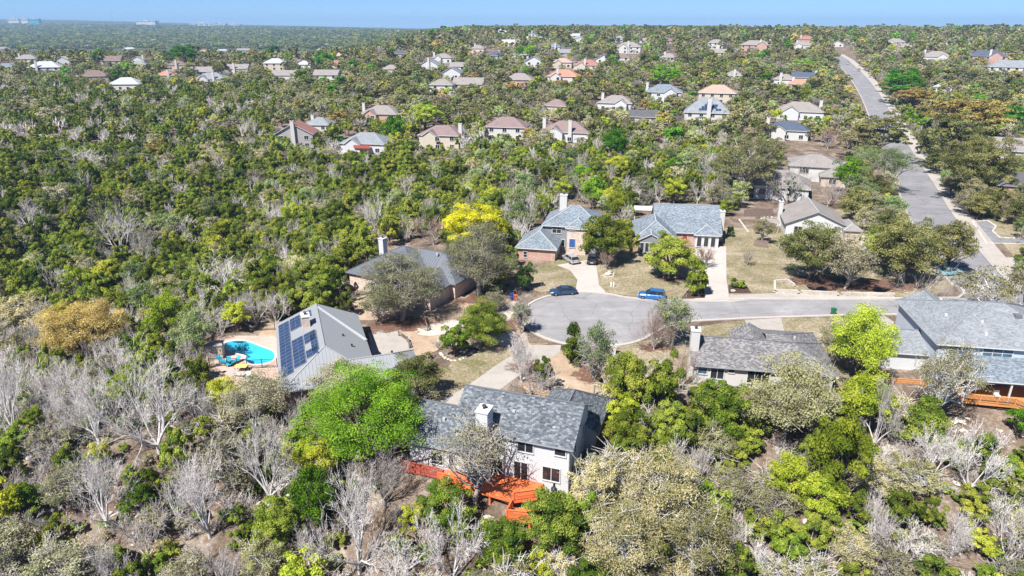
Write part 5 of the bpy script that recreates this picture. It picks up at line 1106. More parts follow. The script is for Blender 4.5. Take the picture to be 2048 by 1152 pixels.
# ------------------------------------------------------------------ trees
def crown_np(rs, rx, rz, zc, nclump, nleaf, leaf, clump=.3, hole=.0, cone=0.0, low=-.35):
    """leaf quads in clumps through the crown; returns verts (4n,3), tint (n)"""
    C = []
    while len(C) < nclump:
        p = rs.normal(size=3); p /= np.linalg.norm(p); r = rs.uniform(.45, 1.0) ** .6
        if p[2] < low: continue
        q = p * r * np.array([rx, rx, rz]); 
        if cone: q[:2] *= np.clip(1.05 - cone * (q[2] / rz * .5 + .5), .12, 1)
        C.append(q)
    C = np.array(C); lump = rs.uniform(.62, 1.15, nclump); C *= lump[:, None]
    cs = rs.uniform(.7, 1.3, nclump) * clump * rx; ct = rs.uniform(.0, 1.0, nclump)
    k = rs.integers(0, nclump, nleaf); d = rs.normal(size=(nleaf, 3)); d /= np.linalg.norm(d, axis=1)[:, None]
    d[:, 2] = np.where(d[:, 2] < -.3, -d[:, 2], d[:, 2])
    P = C[k] + d * (cs[k] * rs.uniform(.25, 1.05, nleaf) ** .5)[:, None] * np.array([1, 1, .72])
    n = d * .9 + rs.normal(size=(nleaf, 3)) * .55 + np.array([0, 0, .25]); n /= np.linalg.norm(n, axis=1)[:, None]
    a = np.cross(n, rs.normal(size=(nleaf, 3))); a /= np.linalg.norm(a, axis=1)[:, None]; b = np.cross(n, a)
    s = leaf * rs.uniform(.55, 1.25, nleaf)[:, None]; P[:, 2] += zc
    asp = rs.uniform(.45, .9, nleaf)[:, None]
    v = np.stack([P - a * s * .5, P + b * s * asp * .5, P + a * s * .5, P - b * s * asp * .5], 1).reshape(-1, 3)
    t = np.clip(ct[k] * .8 + rs.normal(0, .13, nleaf) + .12 * d[:, 2] + .1, 0, 1)
    return v, t, C + np.array([0, 0, zc])
def leaf_mesh(name, v, t, mat):
    me = bpy.data.meshes.new(name); n = len(v) // 4; fill(me, v, np.arange(4 * n).reshape(n, 4)); me.materials.append(M[mat])
    at_ = me.attributes.new('tint', 'FLOAT', 'FACE'); at_.data.foreach_set('value', t.astype(np.float32)); return me
def tubes_mesh(name, segs, mat, sides=5, tint=None):
    """segs: list of (p0, p1, r0, r1)"""
    S = np.array([(*a, *b, c, d) for a, b, c, d in segs], float); A, Bv, r0, r1 = S[:, :3], S[:, 3:6], S[:, 6], S[:, 7]
    d = Bv - A; d /= np.maximum(np.linalg.norm(d, axis=1), 1e-6)[:, None]; up = np.where(np.abs(d[:, 2:3]) < .9, np.array([[0, 0, 1.]]), np.array([[1., 0, 0]]))
    r = np.cross(d, up); r /= np.linalg.norm(r, axis=1)[:, None]; u = np.cross(r, d)
    V = []; 
    for k in range(sides):
        c, s = math.cos(2 * math.pi * k / sides), math.sin(2 * math.pi * k / sides); V.append(A + (r * c + u * s) * r0[:, None])
    for k in range(sides):
        c, s = math.cos(2 * math.pi * k / sides), math.sin(2 * math.pi * k / sides); V.append(Bv + (r * c + u * s) * r1[:, None])
    v = np.stack(V, 1).reshape(-1, 3); base = np.arange(len(S))[:, None] * 2 * sides
    f = np.concatenate([np.concatenate([base + k, base + sides + k, base + sides + (k + 1) % sides, base + (k + 1) % sides], 1) for k in range(sides)], 0)
    me = bpy.data.meshes.new(name); fill(me, v, f); me.materials.append(M[mat])
    if tint is not None:
        at_ = me.attributes.new('tint', 'FLOAT', 'FACE'); at_.data.foreach_set('value', np.tile(tint, sides).astype(np.float32))
    return me
def limb_path(rs, a, b, r0, r1, n=4, wob=.12):
    a, b = np.array(a, float), np.array(b, float); L_ = np.linalg.norm(b - a); out = []; prev = a
    for k in range(1, n + 1):
        t = k / n; p = a + (b - a) * t + (rs.normal(size=3) * wob * L_ * (.5 if k < n else 0) * np.sin(math.pi * t)); p[2] += .1 * L_ * math.sin(math.pi * t) * .4
        out.append((tuple(prev), tuple(p), r0 + (r1 - r0) * (k - 1) / n, r0 + (r1 - r0) * k / n)); prev = p
    return out
def bare_segs(rs, H, Wd, lean=0.0, depth=4, twigs=1.0, limbs=(4, 7), spread=1.0):
    """many long, fairly straight stems fanning out from near the ground, forking into finer ones"""
    big, small = [], []
    def grow(p, d, L_, r, lev):
        n = 4 if lev == 0 else 3 if lev == 1 else 2; q = p
        for k in range(n):
            d2 = d + rs.normal(size=3) * (.13 + .05 * lev); d2[2] += .03; d2 /= np.linalg.norm(d2)
            e = q + d2 * L_ / n; ra, rb = r * (1 - .2 * k), r * (1 - .2 * (k + 1)); (big if lev < 1 or (lev == 1 and r > .035) else small).append((tuple(q), tuple(e), ra, rb)); q, d = e, d2
            if lev < depth and (k >= 1 or lev > 0):
                m = int(rs.integers(2, 4) * (twigs if lev else 1))
                for _ in range(m):
                    s = rs.normal(size=3); s -= d * s.dot(d); s /= max(1e-6, np.linalg.norm(s)); ang = rs.uniform(.3, .85)
                    dd = d * math.cos(ang) + s * math.sin(ang); dd[2] += .08; dd /= np.linalg.norm(dd); grow(q, dd, L_ * rs.uniform(.38, .62), rb * rs.uniform(.45, .7), lev + 1)
    nl = rs.integers(*limbs); base = np.array([0, 0, -.3]); tr = np.array([rs.normal() * .1, rs.normal() * .1, H * rs.uniform(.05, .16)]); rt = H * .012 + .03
    big += limb_path(rs, base, tr, rt * 1.3, rt, 2, .05)
    for k in range(nl):
        a = 2 * math.pi * (k + rs.uniform(-.35, .35)) / nl; el = rs.uniform(.55, 1.4); d = np.array([math.cos(a) * math.cos(el) * spread, math.sin(a) * math.cos(el) * spread, math.sin(el)]); d /= np.linalg.norm(d)
        grow(tr, d, H * rs.uniform(.6, .85), rt * rs.uniform(.5, .85), 0)
    allp = np.array([s[1] for s in big + small]); hx = max(np.percentile(np.hypot(allp[:, 0], allp[:, 1]), 97), .1); hz_ = np.percentile(allp[:, 2], 99)
    fx, fz = Wd / 2 / hx, H / hz_
    f = lambda S: [((a[0] * fx, a[1] * fx, a[2] * fz), (b[0] * fx, b[1] * fx, b[2] * fz), r, q) for a, b, r, q in S]
    return f(big), f(small)
# species: name, leaf material, bark, (rx as share of width), crown base share, kwargs
SPEC = dict(
 juniper=('leaf_juniper', 'bark', dict(clump=.24, cov=2.6, low=-.6, cz=.52, rz=.50)),
 juniper_bright=('leaf_juniper_bright', 'bark', dict(clump=.24, cov=2.5, low=-.6, cz=.52, rz=.50)),
 cedar=('leaf_juniper', 'bark', dict(clump=.28, cov=2.6, low=-.9, cz=.5, rz=.52, cone=.9)),
 oak=('leaf_oak', 'bark', dict(clump=.25, cov=1.55, low=-.6, cz=.54, rz=.46)),
 greyoak=('leaf_greyoak', 'bark_grey', dict(clump=.26, cov=.85, low=-.55, cz=.55, rz=.45, tw=1)),
 brownoak=('leaf_brown', 'bark_grey', dict(clump=.26, cov=.95, low=-.55, cz=.55, rz=.45, tw=1)),
 cream=('leaf_cream', 'bark_pale', dict(clump=.24, cov=.9, low=-.55, cz=.55, rz=.45, tw=1)),
 tan=('leaf_tan', 'bark', dict(clump=.24, cov=1.7, low=-.3, cz=.58, rz=.42)),
 yellowgreen=('leaf_yellowgreen', 'bark', dict(clump=.25, cov=1.6, low=-.45, cz=.57, rz=.43)),
 yellow=('leaf_yellow', 'bark', dict(clump=.26, cov=1.9, low=-.4, cz=.57, rz=.43)),
 green=('leaf_green', 'bark', dict(clump=.27, cov=2.0, low=-.45, cz=.56, rz=.44)),
 dark=('leaf_dark', 'bark', dict(clump=.3, cov=2.8, low=-.8, cz=.5, rz=.5)),
 ball=('leaf_juniper_bright', 'bark', dict(clump=.3, cov=2.8, low=-.8, cz=.54, rz=.46)),
 thinoak=('leaf_greyoak', 'bark_grey', dict(clump=.2, cov=.2, low=-.2, cz=.66, rz=.34, tw=1)),
 thingold=('leaf_brown', 'bark_pale', dict(clump=.22, cov=.45, low=-.3, cz=.60, rz=.40, tw=1)),
 sparse=('leaf_palegreen', 'bark_grey', dict(clump=.22, cov=.5, low=-.3, cz=.62, rz=.38, tw=2)),
 palegreen=('leaf_palegreen', 'bark_grey', dict(clump=.26, cov=1.3, low=-.4, cz=.57, rz=.43, tw=1)),
)
PROTO = {}
BASES = (3.5, 6.0, 9.0, 13.0, 18.0)
def proto(sp, var, lod, Bs=6.0):
    """prototype of width and height Bs metres; returns (crown mesh, trunk mesh)"""
    key = (sp, var, lod, Bs)
    if key in PROTO: return PROTO[key]
    rs = np.random.default_rng(sum(ord(c) for c in sp) * 131 + var * 17 + 5 + int(Bs * 10))
    if sp.startswith('bare'):
        mat = {'bare': 'twig_pale', 'bare_grey': 'twig_grey', 'bare_pink': 'twig_pink'}[sp]; bark = {'bare': 'bark_pale', 'bare_grey': 'bark_grey', 'bare_pink': 'bark_grey'}[sp]
        big, small = bare_segs(rs, Bs, Bs * 1.03, depth=3 if lod == 0 and Bs > 5 else 2 if lod < 2 else 2, twigs=1.0 if lod == 0 and Bs < 8 else 1.25 if lod < 2 else 1.0, limbs=(5, 9) if sp != 'bare_pink' else (8, 12))
        lim = {0: 5200, 1: 2400, 2: 700}[lod]
        if len(small) > lim: small = [small[i] for i in rs.permutation(len(small))[:lim]]
        mn = {0: .014, 1: .022, 2: .05}[lod]
        small = [(a, b, max(r, mn), max(q, mn * .5)) for a, b, r, q in small]; big = [(a, b, max(r * 1.25, mn * 1.6), max(q * 1.25, mn * 1.4)) for a, b, r, q in big]
        c = tubes_mesh('crown', small, mat, 3, rs.uniform(0, 1, len(small))); t = tubes_mesh('trunk', big, bark, 6 if lod < 2 else 4)
        PROTO[key] = (c, t); return c, t
    mat, bark, kw = SPEC[sp]; rx = Bs / 2; rz = Bs * kw['rz']; zc = Bs * kw['cz']; leaf = {0: .19, 1: .30, 2: .58, 3: 1.15}[lod]
    area = 4 * math.pi * rx * (rx + rz) / 2 * kw['cov'] * (1.15 if lod < 2 else 1.0); n = int(area / (leaf * leaf * .42)); n = min(n, 42000)
    ncl = int({0: 66, 1: 50, 2: 26, 3: 14}[lod] * (Bs / 6.0) ** 1.2)
    v, tn, C = crown_np(rs, rx, rz, zc, ncl, n, leaf, min(kw['clump'], 1.35 / rx) if lod < 3 else kw['clump'], cone=kw.get('cone', 0), low=kw['low'])
    k1 = rx / np.percentile(np.hypot(v[:, 0], v[:, 1]), 98.5); k2 = Bs / np.percentile(v[:, 2], 99.5); kk = np.array([k1, k1, k2]); v *= kk; C = C * kk
    c = leaf_mesh('crown', v, tn, mat); f = Bs / 6.0
    segs = limb_path(rs, (0, 0, -.4), (rs.normal() * .2 * f, rs.normal() * .2 * f, zc * .5), .2 * f, .14 * f, 3, .06)
    top = np.array(segs[-1][1])
    for i in rs.permutation(len(C))[: int({0: 26, 1: 14, 2: 5, 3: 2}[lod] * max(1, f))]:
        s_ = limb_path(rs, top * np.array([1, 1, rs.uniform(.6, 1)]), C[i], .085 * f, .02 * f, 4 if lod < 2 else 2, .14); segs += s_
        if kw.get('tw') and lod < 2:
            for _ in range(12 * kw['tw']):
                q = np.array(s_[rs.integers(1, len(s_))][1]); e = q + rs.normal(size=3) * np.array([.75, .75, .5]) * max(1, f * .7) + np.array([0, 0, .35]); segs.append((tuple(q), tuple(e), .03, .012))
    t = tubes_mesh('trunk', segs, bark, 5 if lod < 2 else 4); PROTO[key] = (c, t); return c, t
def tree(sp, x, y, h, w, label, group=None, z=None, lod=None, name=None, sink=0.0):
    d = math.hypot(x, y); lod = lod if lod is not None else (0 if d < 112 else 1 if d < 240 else 2)
    Bs = min(BASES, key=lambda q: abs(math.log(q / w))); c, t = proto(sp, random.randrange(4 if Bs == 6 else 2), lod, Bs); z = hz1(x, y) if z is None else z
    root = empty(name or NAMES[sp], (x, y, z - sink), random.uniform(0, 6.28)); root.scale = (w / Bs, w / Bs * random.uniform(.92, 1.08), h / Bs)
    cat = 'bush' if name and 'bush' in name else 'tree'
    tag(root, label, cat, group)
    link(bpy.data.objects.new('trunk', t), root); link(bpy.data.objects.new('crown', c), root); return root
NAMES = dict(juniper='juniper_tree', juniper_bright='juniper_tree', cedar='cedar_tree', oak='oak_tree', greyoak='oak_tree', thinoak='oak_tree', thingold='oak_tree', brownoak='oak_tree', cream='oak_tree', tan='oak_tree', yellowgreen='elm_tree', yellow='elm_tree', green='leafy_tree', dark='evergreen_bush', ball='round_bush', sparse='young_tree', palegreen='elm_tree', bare='bare_tree', bare_grey='bare_tree', bare_pink='budding_tree')
TREES = []      # x, y, crown radius of everything placed
def T(sp, px, py, wpx, hpx, label, name=None, group=None):
    g = G(px, py); D = proj(*g)[2]; w = wpx * D / FPX; h = hpx * D * D / (FPX * g[1]); tree(sp, g[0], g[1], h, w, label, group, g[2], name=name); TREES.append((g[0], g[1], w * .42))
HT = [
 ('green', 735, 935, 262, 178, 'big bright green tree left of the white house'), ('green', 632, 1075, 95, 130, 'smaller bright green tree below the big bright green one'),
 ('thinoak', 950, 1012, 165, 160, 'half-bare grey oak standing in front of the white house wall'), ('juniper_bright', 897, 1068, 105, 96, 'yellow-green juniper at the left end of the orange deck'),
 ('juniper', 1108, 1105, 130, 108, 'dark juniper hiding the right corner of the orange deck'), ('juniper_bright', 1010, 1140, 110, 90, 'bright juniper at the bottom edge below the orange deck'),
 ('cream', 1185, 1030, 120, 110, 'cream-leaved oak at the right corner of the white house'), ('cream', 1310, 1045, 190, 130, 'wide cream-leaved oak right of the white house'), ('cream', 1240, 1160, 190, 140, 'cream-leaved oak at the bottom edge'), ('cream', 1385, 1150, 170, 140, 'yellowish cream oak near the bottom edge right of centre'),
 ('yellowgreen', 1660, 1015, 125, 180, 'tall yellow-green tree at the lower right'), ('yellowgreen', 1575, 1015, 100, 100, 'smaller yellow-green tree left of the tall yellow-green one'),
 ('brownoak', 1565, 885, 182, 158, 'large olive oak in front of the low white house'), ('greyoak', 1620, 870, 110, 125, 'greyish oak at the right deck of the low white house'), ('juniper_bright', 1428, 890, 118, 120, 'bright juniper below the left grey deck'),
 ('yellowgreen', 1710, 775, 140, 152, 'tall yellow-green tree between the low white house and the cedar deck'), ('yellowgreen', 1715, 868, 120, 110, 'yellow-green tree beside the right grey balcony'),
 ('thingold', 1872, 855, 128, 160, 'crooked golden-olive oak in front of the cedar deck'), ('bare', 1745, 905, 95, 140, 'white-limbed bare tree left of the smaller cedar deck'), ('cedar', 1838, 895, 92, 98, 'dark cone-shaped cedar below the cedar deck'),
 ('green', 2034, 880, 56, 62, 'small bright green tree under the cedar deck at the right edge'), ('bare', 1935, 985, 130, 130, 'pale bare tree below the cedar deck'),
 ('sparse', 1345, 692, 92, 92, 'thin multi-stemmed green tree at the near kerb of the circle'), ('bare_pink', 1308, 700, 76, 84, 'thin brownish multi-stemmed tree at the near kerb of the circle'), ('cedar', 1146, 728, 46, 80, 'small conical cedar at the near edge of the turning circle'), ('sparse', 1187, 792, 76, 140, 'slender pale tree right of the conical cedar'),
 ('bare_pink', 1357, 778, 66, 84, 'rounded brown bare bush at the left deck of the low white house', 'bare_bush'), ('juniper', 1250, 835, 100, 118, 'dark juniper right of the white house garage'), ('juniper_bright', 1318, 838, 76, 130, 'upright bright juniper left of the grey raised deck'), ('juniper_bright', 1255, 905, 95, 80, 'low bright juniper behind the white house side yard'), ('juniper', 1330, 900, 90, 90, 'dark juniper under the grey raised deck'),
 ('bare_grey', 1062, 792, 104, 76, 'dense grey bush beside the long driveway', 'twiggy_bush'), ('juniper', 1088, 782, 44, 66, 'small juniper behind the grey bush by the long driveway'), ('bare', 1043, 765, 92, 95, 'sparse bare tree over the long driveway'),
 ('oak', 838, 795, 112, 82, 'dark rounded oak at the right end of the pool house'), ('juniper_bright', 910, 714, 62, 70, 'round bright juniper inside the stone edging'), ('juniper', 967, 694, 104, 92, 'broad juniper left of the turning circle'), ('sparse', 1042, 668, 44, 62, 'thin bare sapling at the left kerb of the circle'), ('greyoak', 990, 622, 62, 40, 'low grey bush left of the bins', 'grey_bush'),
 ('greyoak', 805, 640, 185, 122, 'wide grey oak in front of the metal-roofed house'), ('greyoak', 958, 592, 150, 138, 'tall grey oak right of the metal-roofed house'), ('greyoak', 762, 648, 90, 80, 'low grey oak above the pool house driveway'), ('yellow', 950, 515, 140, 100, 'vivid yellow tree behind the tall grey oak'), ('bare_pink', 868, 490, 90, 62, 'pinkish budding tree above the metal roof'),
 ('greyoak', 690, 800, 150, 70, 'low grey oak overhanging the pool house eave'), ('greyoak', 520, 850, 140, 100, 'grey oak below the pool patio'),
 ('dark', 1050, 580, 44, 52, 'dark green bush on the lawn left of the white driveway', 'evergreen_bush'), ('juniper', 1206, 528, 102, 104, 'dense juniper in front of the garage house'), ('bare_pink', 1213, 538, 40, 38, 'reddish bare bush beside the black SUV', 'bare_bush'), ('juniper', 1262, 514, 36, 56, 'small juniper between the two blue-grey roofed houses'),
 ('juniper', 1338, 556, 118, 86, 'spreading juniper on the lawn inside a stone ring'), ('ball', 1395, 590, 50, 66, 'round green bush beside the wide driveway', 'round_bush'), ('bare_pink', 1407, 535, 48, 42, 'thin pinkish bush behind the round green bush', 'bare_bush'),
 ('oak', 1615, 560, 122, 114, 'large gold-green live oak in front of the corner house'), ('greyoak', 1688, 577, 118, 104, 'grey-green oak right of the live oak at the corner house'), ('oak', 1797, 566, 132, 124, 'broad golden-olive oak beside the main road'), ('oak', 1893, 545, 98, 100, 'golden-olive oak overhanging the main road'),
 ('bare_grey', 1832, 640, 158, 100, 'wide bare tree on the street corner verge'), ('thingold', 1963, 632, 132, 96, 'thin-leaved tree at the road junction behind the right house'), ('thingold', 2040, 640, 96, 110, 'thin-leaved tree at the right edge by the main road'), ('bare_grey', 1493, 530, 32, 32, 'tiny bare tree on the dry lawn'), ('brownoak', 1522, 488, 48, 50, 'russet bush beside the short picket fence', 'russet_bush'), ('ball', 1467, 575, 18, 18, 'small green shrub in the mulch bed', 'small_bush'), ('ball', 1485, 577, 18, 16, 'second small green shrub in the mulch bed', 'small_bush'),
 ('dark', 1746, 438, 42, 38, 'round dark green bush left of the main road', 'round_bush'), ('palegreen', 1783, 438, 48, 46, 'grey-green bush beside the round dark green bush', 'grey_bush'), ('dark', 1460, 474, 16, 22, 'clipped dark bush at the chimney of the brick house', 'clipped_bush'), ('dark', 1993, 442, 12, 12, 'small clipped bush beside the yard path across the road', 'clipped_bush'),
 ('oak', 1942, 410, 138, 142, 'large olive oak right of the main road'), ('oak', 1890, 335, 135, 106, 'dark olive oak behind the large one right of the road'), ('tan', 1922, 290, 155, 90, 'golden tan tree right of the main road'), ('bare_pink', 2030, 440, 56, 62, 'pinkish bare tree at the right edge'), ('oak', 1752, 315, 132, 86, 'dark olive oak left of the main road'), ('brownoak', 1710, 318, 100, 60, 'golden brown oak below the dark one left of the road'), ('sparse', 1762, 385, 116, 88, 'pale thin-leaved tree at the left kerb of the main road'), ('green', 1692, 392, 78, 76, 'bright green tree right of the wide taupe-roofed house'), ('bare_pink', 1745, 400, 74, 72, 'purplish bare tree near the main road'), ('bare_pink', 1655, 297, 54, 48, 'pink budding tree behind the wide taupe-roofed house'),
 ('brownoak', 1488, 400, 142, 136, 'large brown-green oak left of the gabled grey house'), ('bare_grey', 1575, 412, 112, 84, 'bare tree with dark mistletoe clumps before the gabled grey house'), ('bare_grey', 1655, 412, 96, 60, 'low bare tree right of the mistletoe tree'),
 ('green', 1226, 325, 58, 68, 'deep green tree below the ridge houses'), ('yellowgreen', 1232, 356, 52, 44, 'yellow-green tree beneath the deep green one'), ('cream', 1083, 310, 68, 52, 'white-limbed cream oak before the house with two white chimneys'), ('green', 788, 296, 52, 64, 'bright green tree between the pale and cream houses'), ('yellowgreen', 852, 262, 78, 52, 'yellow-green tree above the cream house'), ('yellowgreen', 566, 306, 38, 34, 'small yellow-green tree at the red-roofed gabled house'),
 ('green', 370, 134, 60, 44, 'brightest green tree of the far left neighbourhood'), ('green', 650, 142, 46, 36, 'deep green tree right of the white manor'), ('green', 1330, 182, 66, 54, 'bright green tree behind the blue-grey roofed house'), ('green', 1604, 143, 46, 26, 'deep green tree beside the taupe pyramid roof'), ('green', 1795, 210, 95, 70, 'large bright green tree right of the main road'), ('tan', 1822, 222, 78, 46, 'mustard yellow tree below the large bright green one'), ('green', 2020, 262, 70, 50, 'bright green tree behind the house at the right edge'),
 ('bare', 246, 520, 100, 112, 'tall white bare tree in the canyon wood'), ('bare', 290, 540, 76, 96, 'second white bare tree beside the tall one in the canyon'), ('bare', 455, 606, 160, 92, 'wide white bare tree above the pool'), ('bare', 65, 470, 80, 66, 'pale bare tree at the left in the canyon wood'), ('bare', 375, 478, 80, 45, 'pale bare thicket in the canyon wood', 'bare_bush'), ('bare', 170, 350, 80, 55, 'grey-white bare tree in the upper canyon'),
 ('tan', 182, 740, 165, 125, 'large golden tan tree at the left'), ('yellow', 130, 665, 75, 55, 'yellow-topped tree behind the golden tan one'), ('yellowgreen', 345, 695, 95, 108, 'yellow-green tree left of the pool shed'), ('palegreen', 395, 720, 80, 95, 'pale green tree beside the pool shed'), ('yellowgreen', 490, 600, 56, 60, 'small lime tree in front of the wide white bare tree'), ('cream', 50, 655, 110, 66, 'beige-crowned oak at the left edge'), ('tan', 325, 325, 60, 45, 'brownish tan oak in the upper canyon'), ('cream', 440, 345, 75, 45, 'cream oak left of the red-roofed gabled house'),
 ('bare', 30, 870, 150, 170, 'pale bare tree at the left edge'), ('bare', 320, 905, 230, 190, 'large bare tree with dark trunk at the lower left'), ('bare', 200, 890, 150, 150, 'bare grey tree below the golden tan tree'), ('bare', 540, 1010, 150, 160, 'white bare tree on the limestone ledge'), ('bare', 720, 1145, 200, 190, 'tall bare tree at the bottom edge left of centre'), ('bare', 905, 1165, 150, 140, 'bare tree at the bottom edge below the deck'), ('bare', 215, 1060, 170, 150, 'bare grey thicket at the lower left'), ('bare', 420, 1075, 170, 160, 'tangled bare tree at the lower left'), ('bare_grey', 770, 1010, 150, 110, 'dark grey bare tree below the big bright green tree'), ('yellowgreen', 20, 1060, 90, 90, 'lime green bush at the left edge', 'lime_bush'), ('juniper_bright', 560, 1100, 110, 90, 'bright juniper in the lower left thicket'), ('bare', 1860, 960, 140, 90, 'grey bare bush below the cone-shaped cedar', 'bare_bush'), ('bare', 1740, 1110, 110, 100, 'pale fallen-looking bare tree at the lower right'), ('bare', 2010, 1130, 140, 130, 'bare tree in the lower right corner'),
]
for a in HT: T(*a)
for o_ in [o_ for o_ in col.objects if o_.get('label', '').startswith('bare tree with dark mistletoe')]:
    rs_ = np.random.default_rng(2)
    for k in range(11):
        v_, t_, C_ = crown_np(rs_, .42, .42, 0, 8, 260, .22, .5, low=-1); a_ = rs_.uniform(0, 6.28); r_m = rs_.uniform(.5, 2.6); c_ = link(bpy.data.objects.new('mistletoe', leaf_mesh('mistletoe', v_, t_, 'leaf_dark')), o_); sx = o_.scale[0]; sz_ = o_.scale[2]
        c_.location = (math.cos(a_) * r_m / sx * 1.2, math.sin(a_) * r_m / sx * 1.2, rs_.uniform(3.2, 7.5) / sz_ * .9); c_.scale = (1 / sx, 1 / sx, 1 / sz_)
# what must stay in sight: a coarse mask of the picture, so that the woods leave the streets, yards and houses open
MW, MH = 512, 288; mask = np.zeros((MH, MW), bool); GX, GY = np.meshgrid((np.arange(MW) + .5) * 4, (np.arange(MH) + .5) * 4)
def addpoly(pts):
    ins = np.zeros_like(mask)
    for k in range(len(pts)):
        (xa, ya), (xb, yb) = pts[k], pts[(k + 1) % len(pts)]
        if ya == yb: continue
        c = ((ya > GY) != (yb > GY)) & (GX < (xb - xa) * (GY - ya) / (yb - ya) + xa); ins ^= c
    mask[:] |= ins
for p in ([(830, 850), (935, 778), (1150, 768), (1218, 812), (1215, 900), (1190, 940), (1132, 985), (1110, 1012), (1000, 1030), (985, 970), (880, 955), (825, 950)],
          [(415, 690), (440, 668), (550, 640), (620, 626), (735, 628), (745, 655), (820, 668), (832, 695), (845, 735), (800, 790), (690, 785), (555, 775), (430, 760)],
          [(735, 655), (700, 600), (690, 540), (790, 480), (860, 470), (900, 500), (880, 600), (1000, 585), (1030, 540), (1100, 520), (1260, 480), (1500, 440), (1560, 560), (1800, 590), (1800, 640), (1650, 640), (1660, 655), (1420, 700), (1240, 730), (1130, 800), (1000, 780), (860, 812), (840, 740), (900, 690), (850, 660)],
          [(1030, 490), (1090, 440), (1130, 395), (1235, 428), (1225, 530), (1040, 530)], [(1268, 480), (1270, 424), (1312, 404), (1430, 404), (1452, 430), (1458, 500), (1268, 520)],
          [(1350, 820), (1345, 750), (1380, 645), (1640, 652), (1682, 750), (1675, 820), (1640, 770), (1480, 765)], [(1740, 690), (1755, 640), (1880, 588), (2048, 590), (2048, 850), (1900, 860), (1870, 780), (1785, 790)],
          [(1455, 430), (1500, 400), (1570, 410), (1640, 395), (1700, 400), (1740, 470), (1760, 600), (1450, 600)], [(1662, 90), (1698, 90), (1780, 205), (1860, 310), (1900, 390), (2048, 560), (2048, 660), (1900, 590), (1800, 430), (1780, 330), (1720, 200)],
          [(1880, 430), (2048, 420), (2048, 600), (1960, 540)], [(1500, 380), (1565, 325), (1560, 280), (1660, 282), (1730, 310), (1680, 380), (1620, 400), (1520, 408)]): addpoly(p)
for (a, b, c, d, D) in FHBOX: addpoly([(a, c), (b, c), (b, d), (a, d)])
def hides(x, y, z, h, w, tol=.12):
    px, pt, D = proj(x, y, z + h * .97); _, pb, _ = proj(x, y, z + h * .12); hw = w * .42 * FPX / D
    u = np.linspace(-1, 1, 5)[:, None]; v = np.linspace(0, 1, 5)[None, :]
    X = px + u * hw * np.sqrt(np.maximum(0.1, 1 - (2 * v - 1) ** 2 * .8)); Y = pt + (pb - pt) * v + 0 * u
    i = np.clip((Y / 4).astype(int), 0, MH - 1); j = np.clip((X / 4).astype(int), 0, MW - 1); ok = (X > 0) & (X < 2048) & (Y > 0) & (Y < 1152)
    return (mask[i, j] & ok).mean() > tol
FOOT = [(o_.location.x, o_.location.y, 9) for o_ in (h1, h2, h3, h4, h5, h6, h7, h8, h9, h10)]
def local_hit(root, x, y, rects):
    dx, dy = x - root.location.x, y - root.location.y; a = -root.rotation_euler[2]; lx, ly = dx * math.cos(a) - dy * math.sin(a), dx * math.sin(a) + dy * math.cos(a)
    return any(r[0] - 1 < lx < r[1] + 1 and r[2] - 1 < ly < r[3] + 1 for r in rects)
FP = [(h1, [(-17, 1, -6, 14)]), (h2, [(0, 17, -6, 14.5)]), (h3, [(0, 20, -2, 14)]), (h4, [(0, 16, 0, 15)]), (h5, [(0, 19, -1, 20)]), (h6, [(-2, 18.5, -2.2, 13)]), (h7, [(-6, 18, -6, 16)]), (h8, [(0, 15, -1, 14)]), (h9, [(0, 24, -5, 13)]), (h10, [(0, 14, 0, 13)])]
FHP = [(o.location.x, o.location.y) for o in list(col.objects) if o.name.startswith('neighbourhood_house')]
MC = np.array(main_c)
def blocked(x, y):
    if any(local_hit(r, x, y, q) for r, q in FP): return True
    if any((x - a) ** 2 + (y - b - 4) ** 2 < 81 for a, b in FHP): return True
    if np.min((MC[:, 0] - x) ** 2 + (MC[:, 1] - y) ** 2) < 49: return True
    if -1 < y - 96 < 14 and x > 10 and x < 84: return True
    if math.hypot(x - CC[0], y - CC[1]) < 13: return True
    if math.hypot(x + 37, y - 87) < 7: return True
    return False
MIX = dict(canyon=[('juniper', .52), ('juniper_bright', .12), ('bare', .10), ('bare_grey', .05), ('greyoak', .07), ('cream', .06), ('yellowgreen', .03), ('palegreen', .05)],
           thicket=[('bare', .36), ('bare_grey', .10), ('juniper', .14), ('juniper_bright', .12), ('cream', .12), ('yellowgreen', .06), ('greyoak', .10)],
           slope=[('juniper', .20), ('juniper_bright', .20), ('cream', .16), ('bare', .24), ('yellowgreen', .08), ('greyoak', .12)],
           ravine=[('juniper', .30), ('juniper_bright', .12), ('bare', .14), ('bare_grey', .08), ('palegreen', .12), ('yellowgreen', .10), ('green', .03), ('greyoak', .11)],
           town=[('oak', .24), ('greyoak', .24), ('brownoak', .07), ('bare_grey', .10), ('juniper', .09), ('juniper_bright', .04), ('palegreen', .10), ('yellowgreen', .05), ('green', .025), ('tan', .02), ('cream', .025)],
           far=[('juniper', .5), ('oak', .25), ('greyoak', .15), ('brownoak', .1)])
def pick(zone):
    r = random.random(); s = 0
    for sp, w in MIX[zone]:
        s += w
        if r < s: return sp
    return MIX[zone][0][0]
def zone_of(px, py, y):
    if y > 1150: return 'far'
    if px < 560 and py > 640 or (px < 820 and py > 900): return 'thicket'
    if py > 790: return 'slope'
    if py > 300 and px < 1010: return 'canyon'
    if py > 185 and px < 560: return 'canyon'
    if py > 290 and px < 1500: return 'ravine'
    if py > 255 and px < 1000 : return 'canyon'
    return 'town'
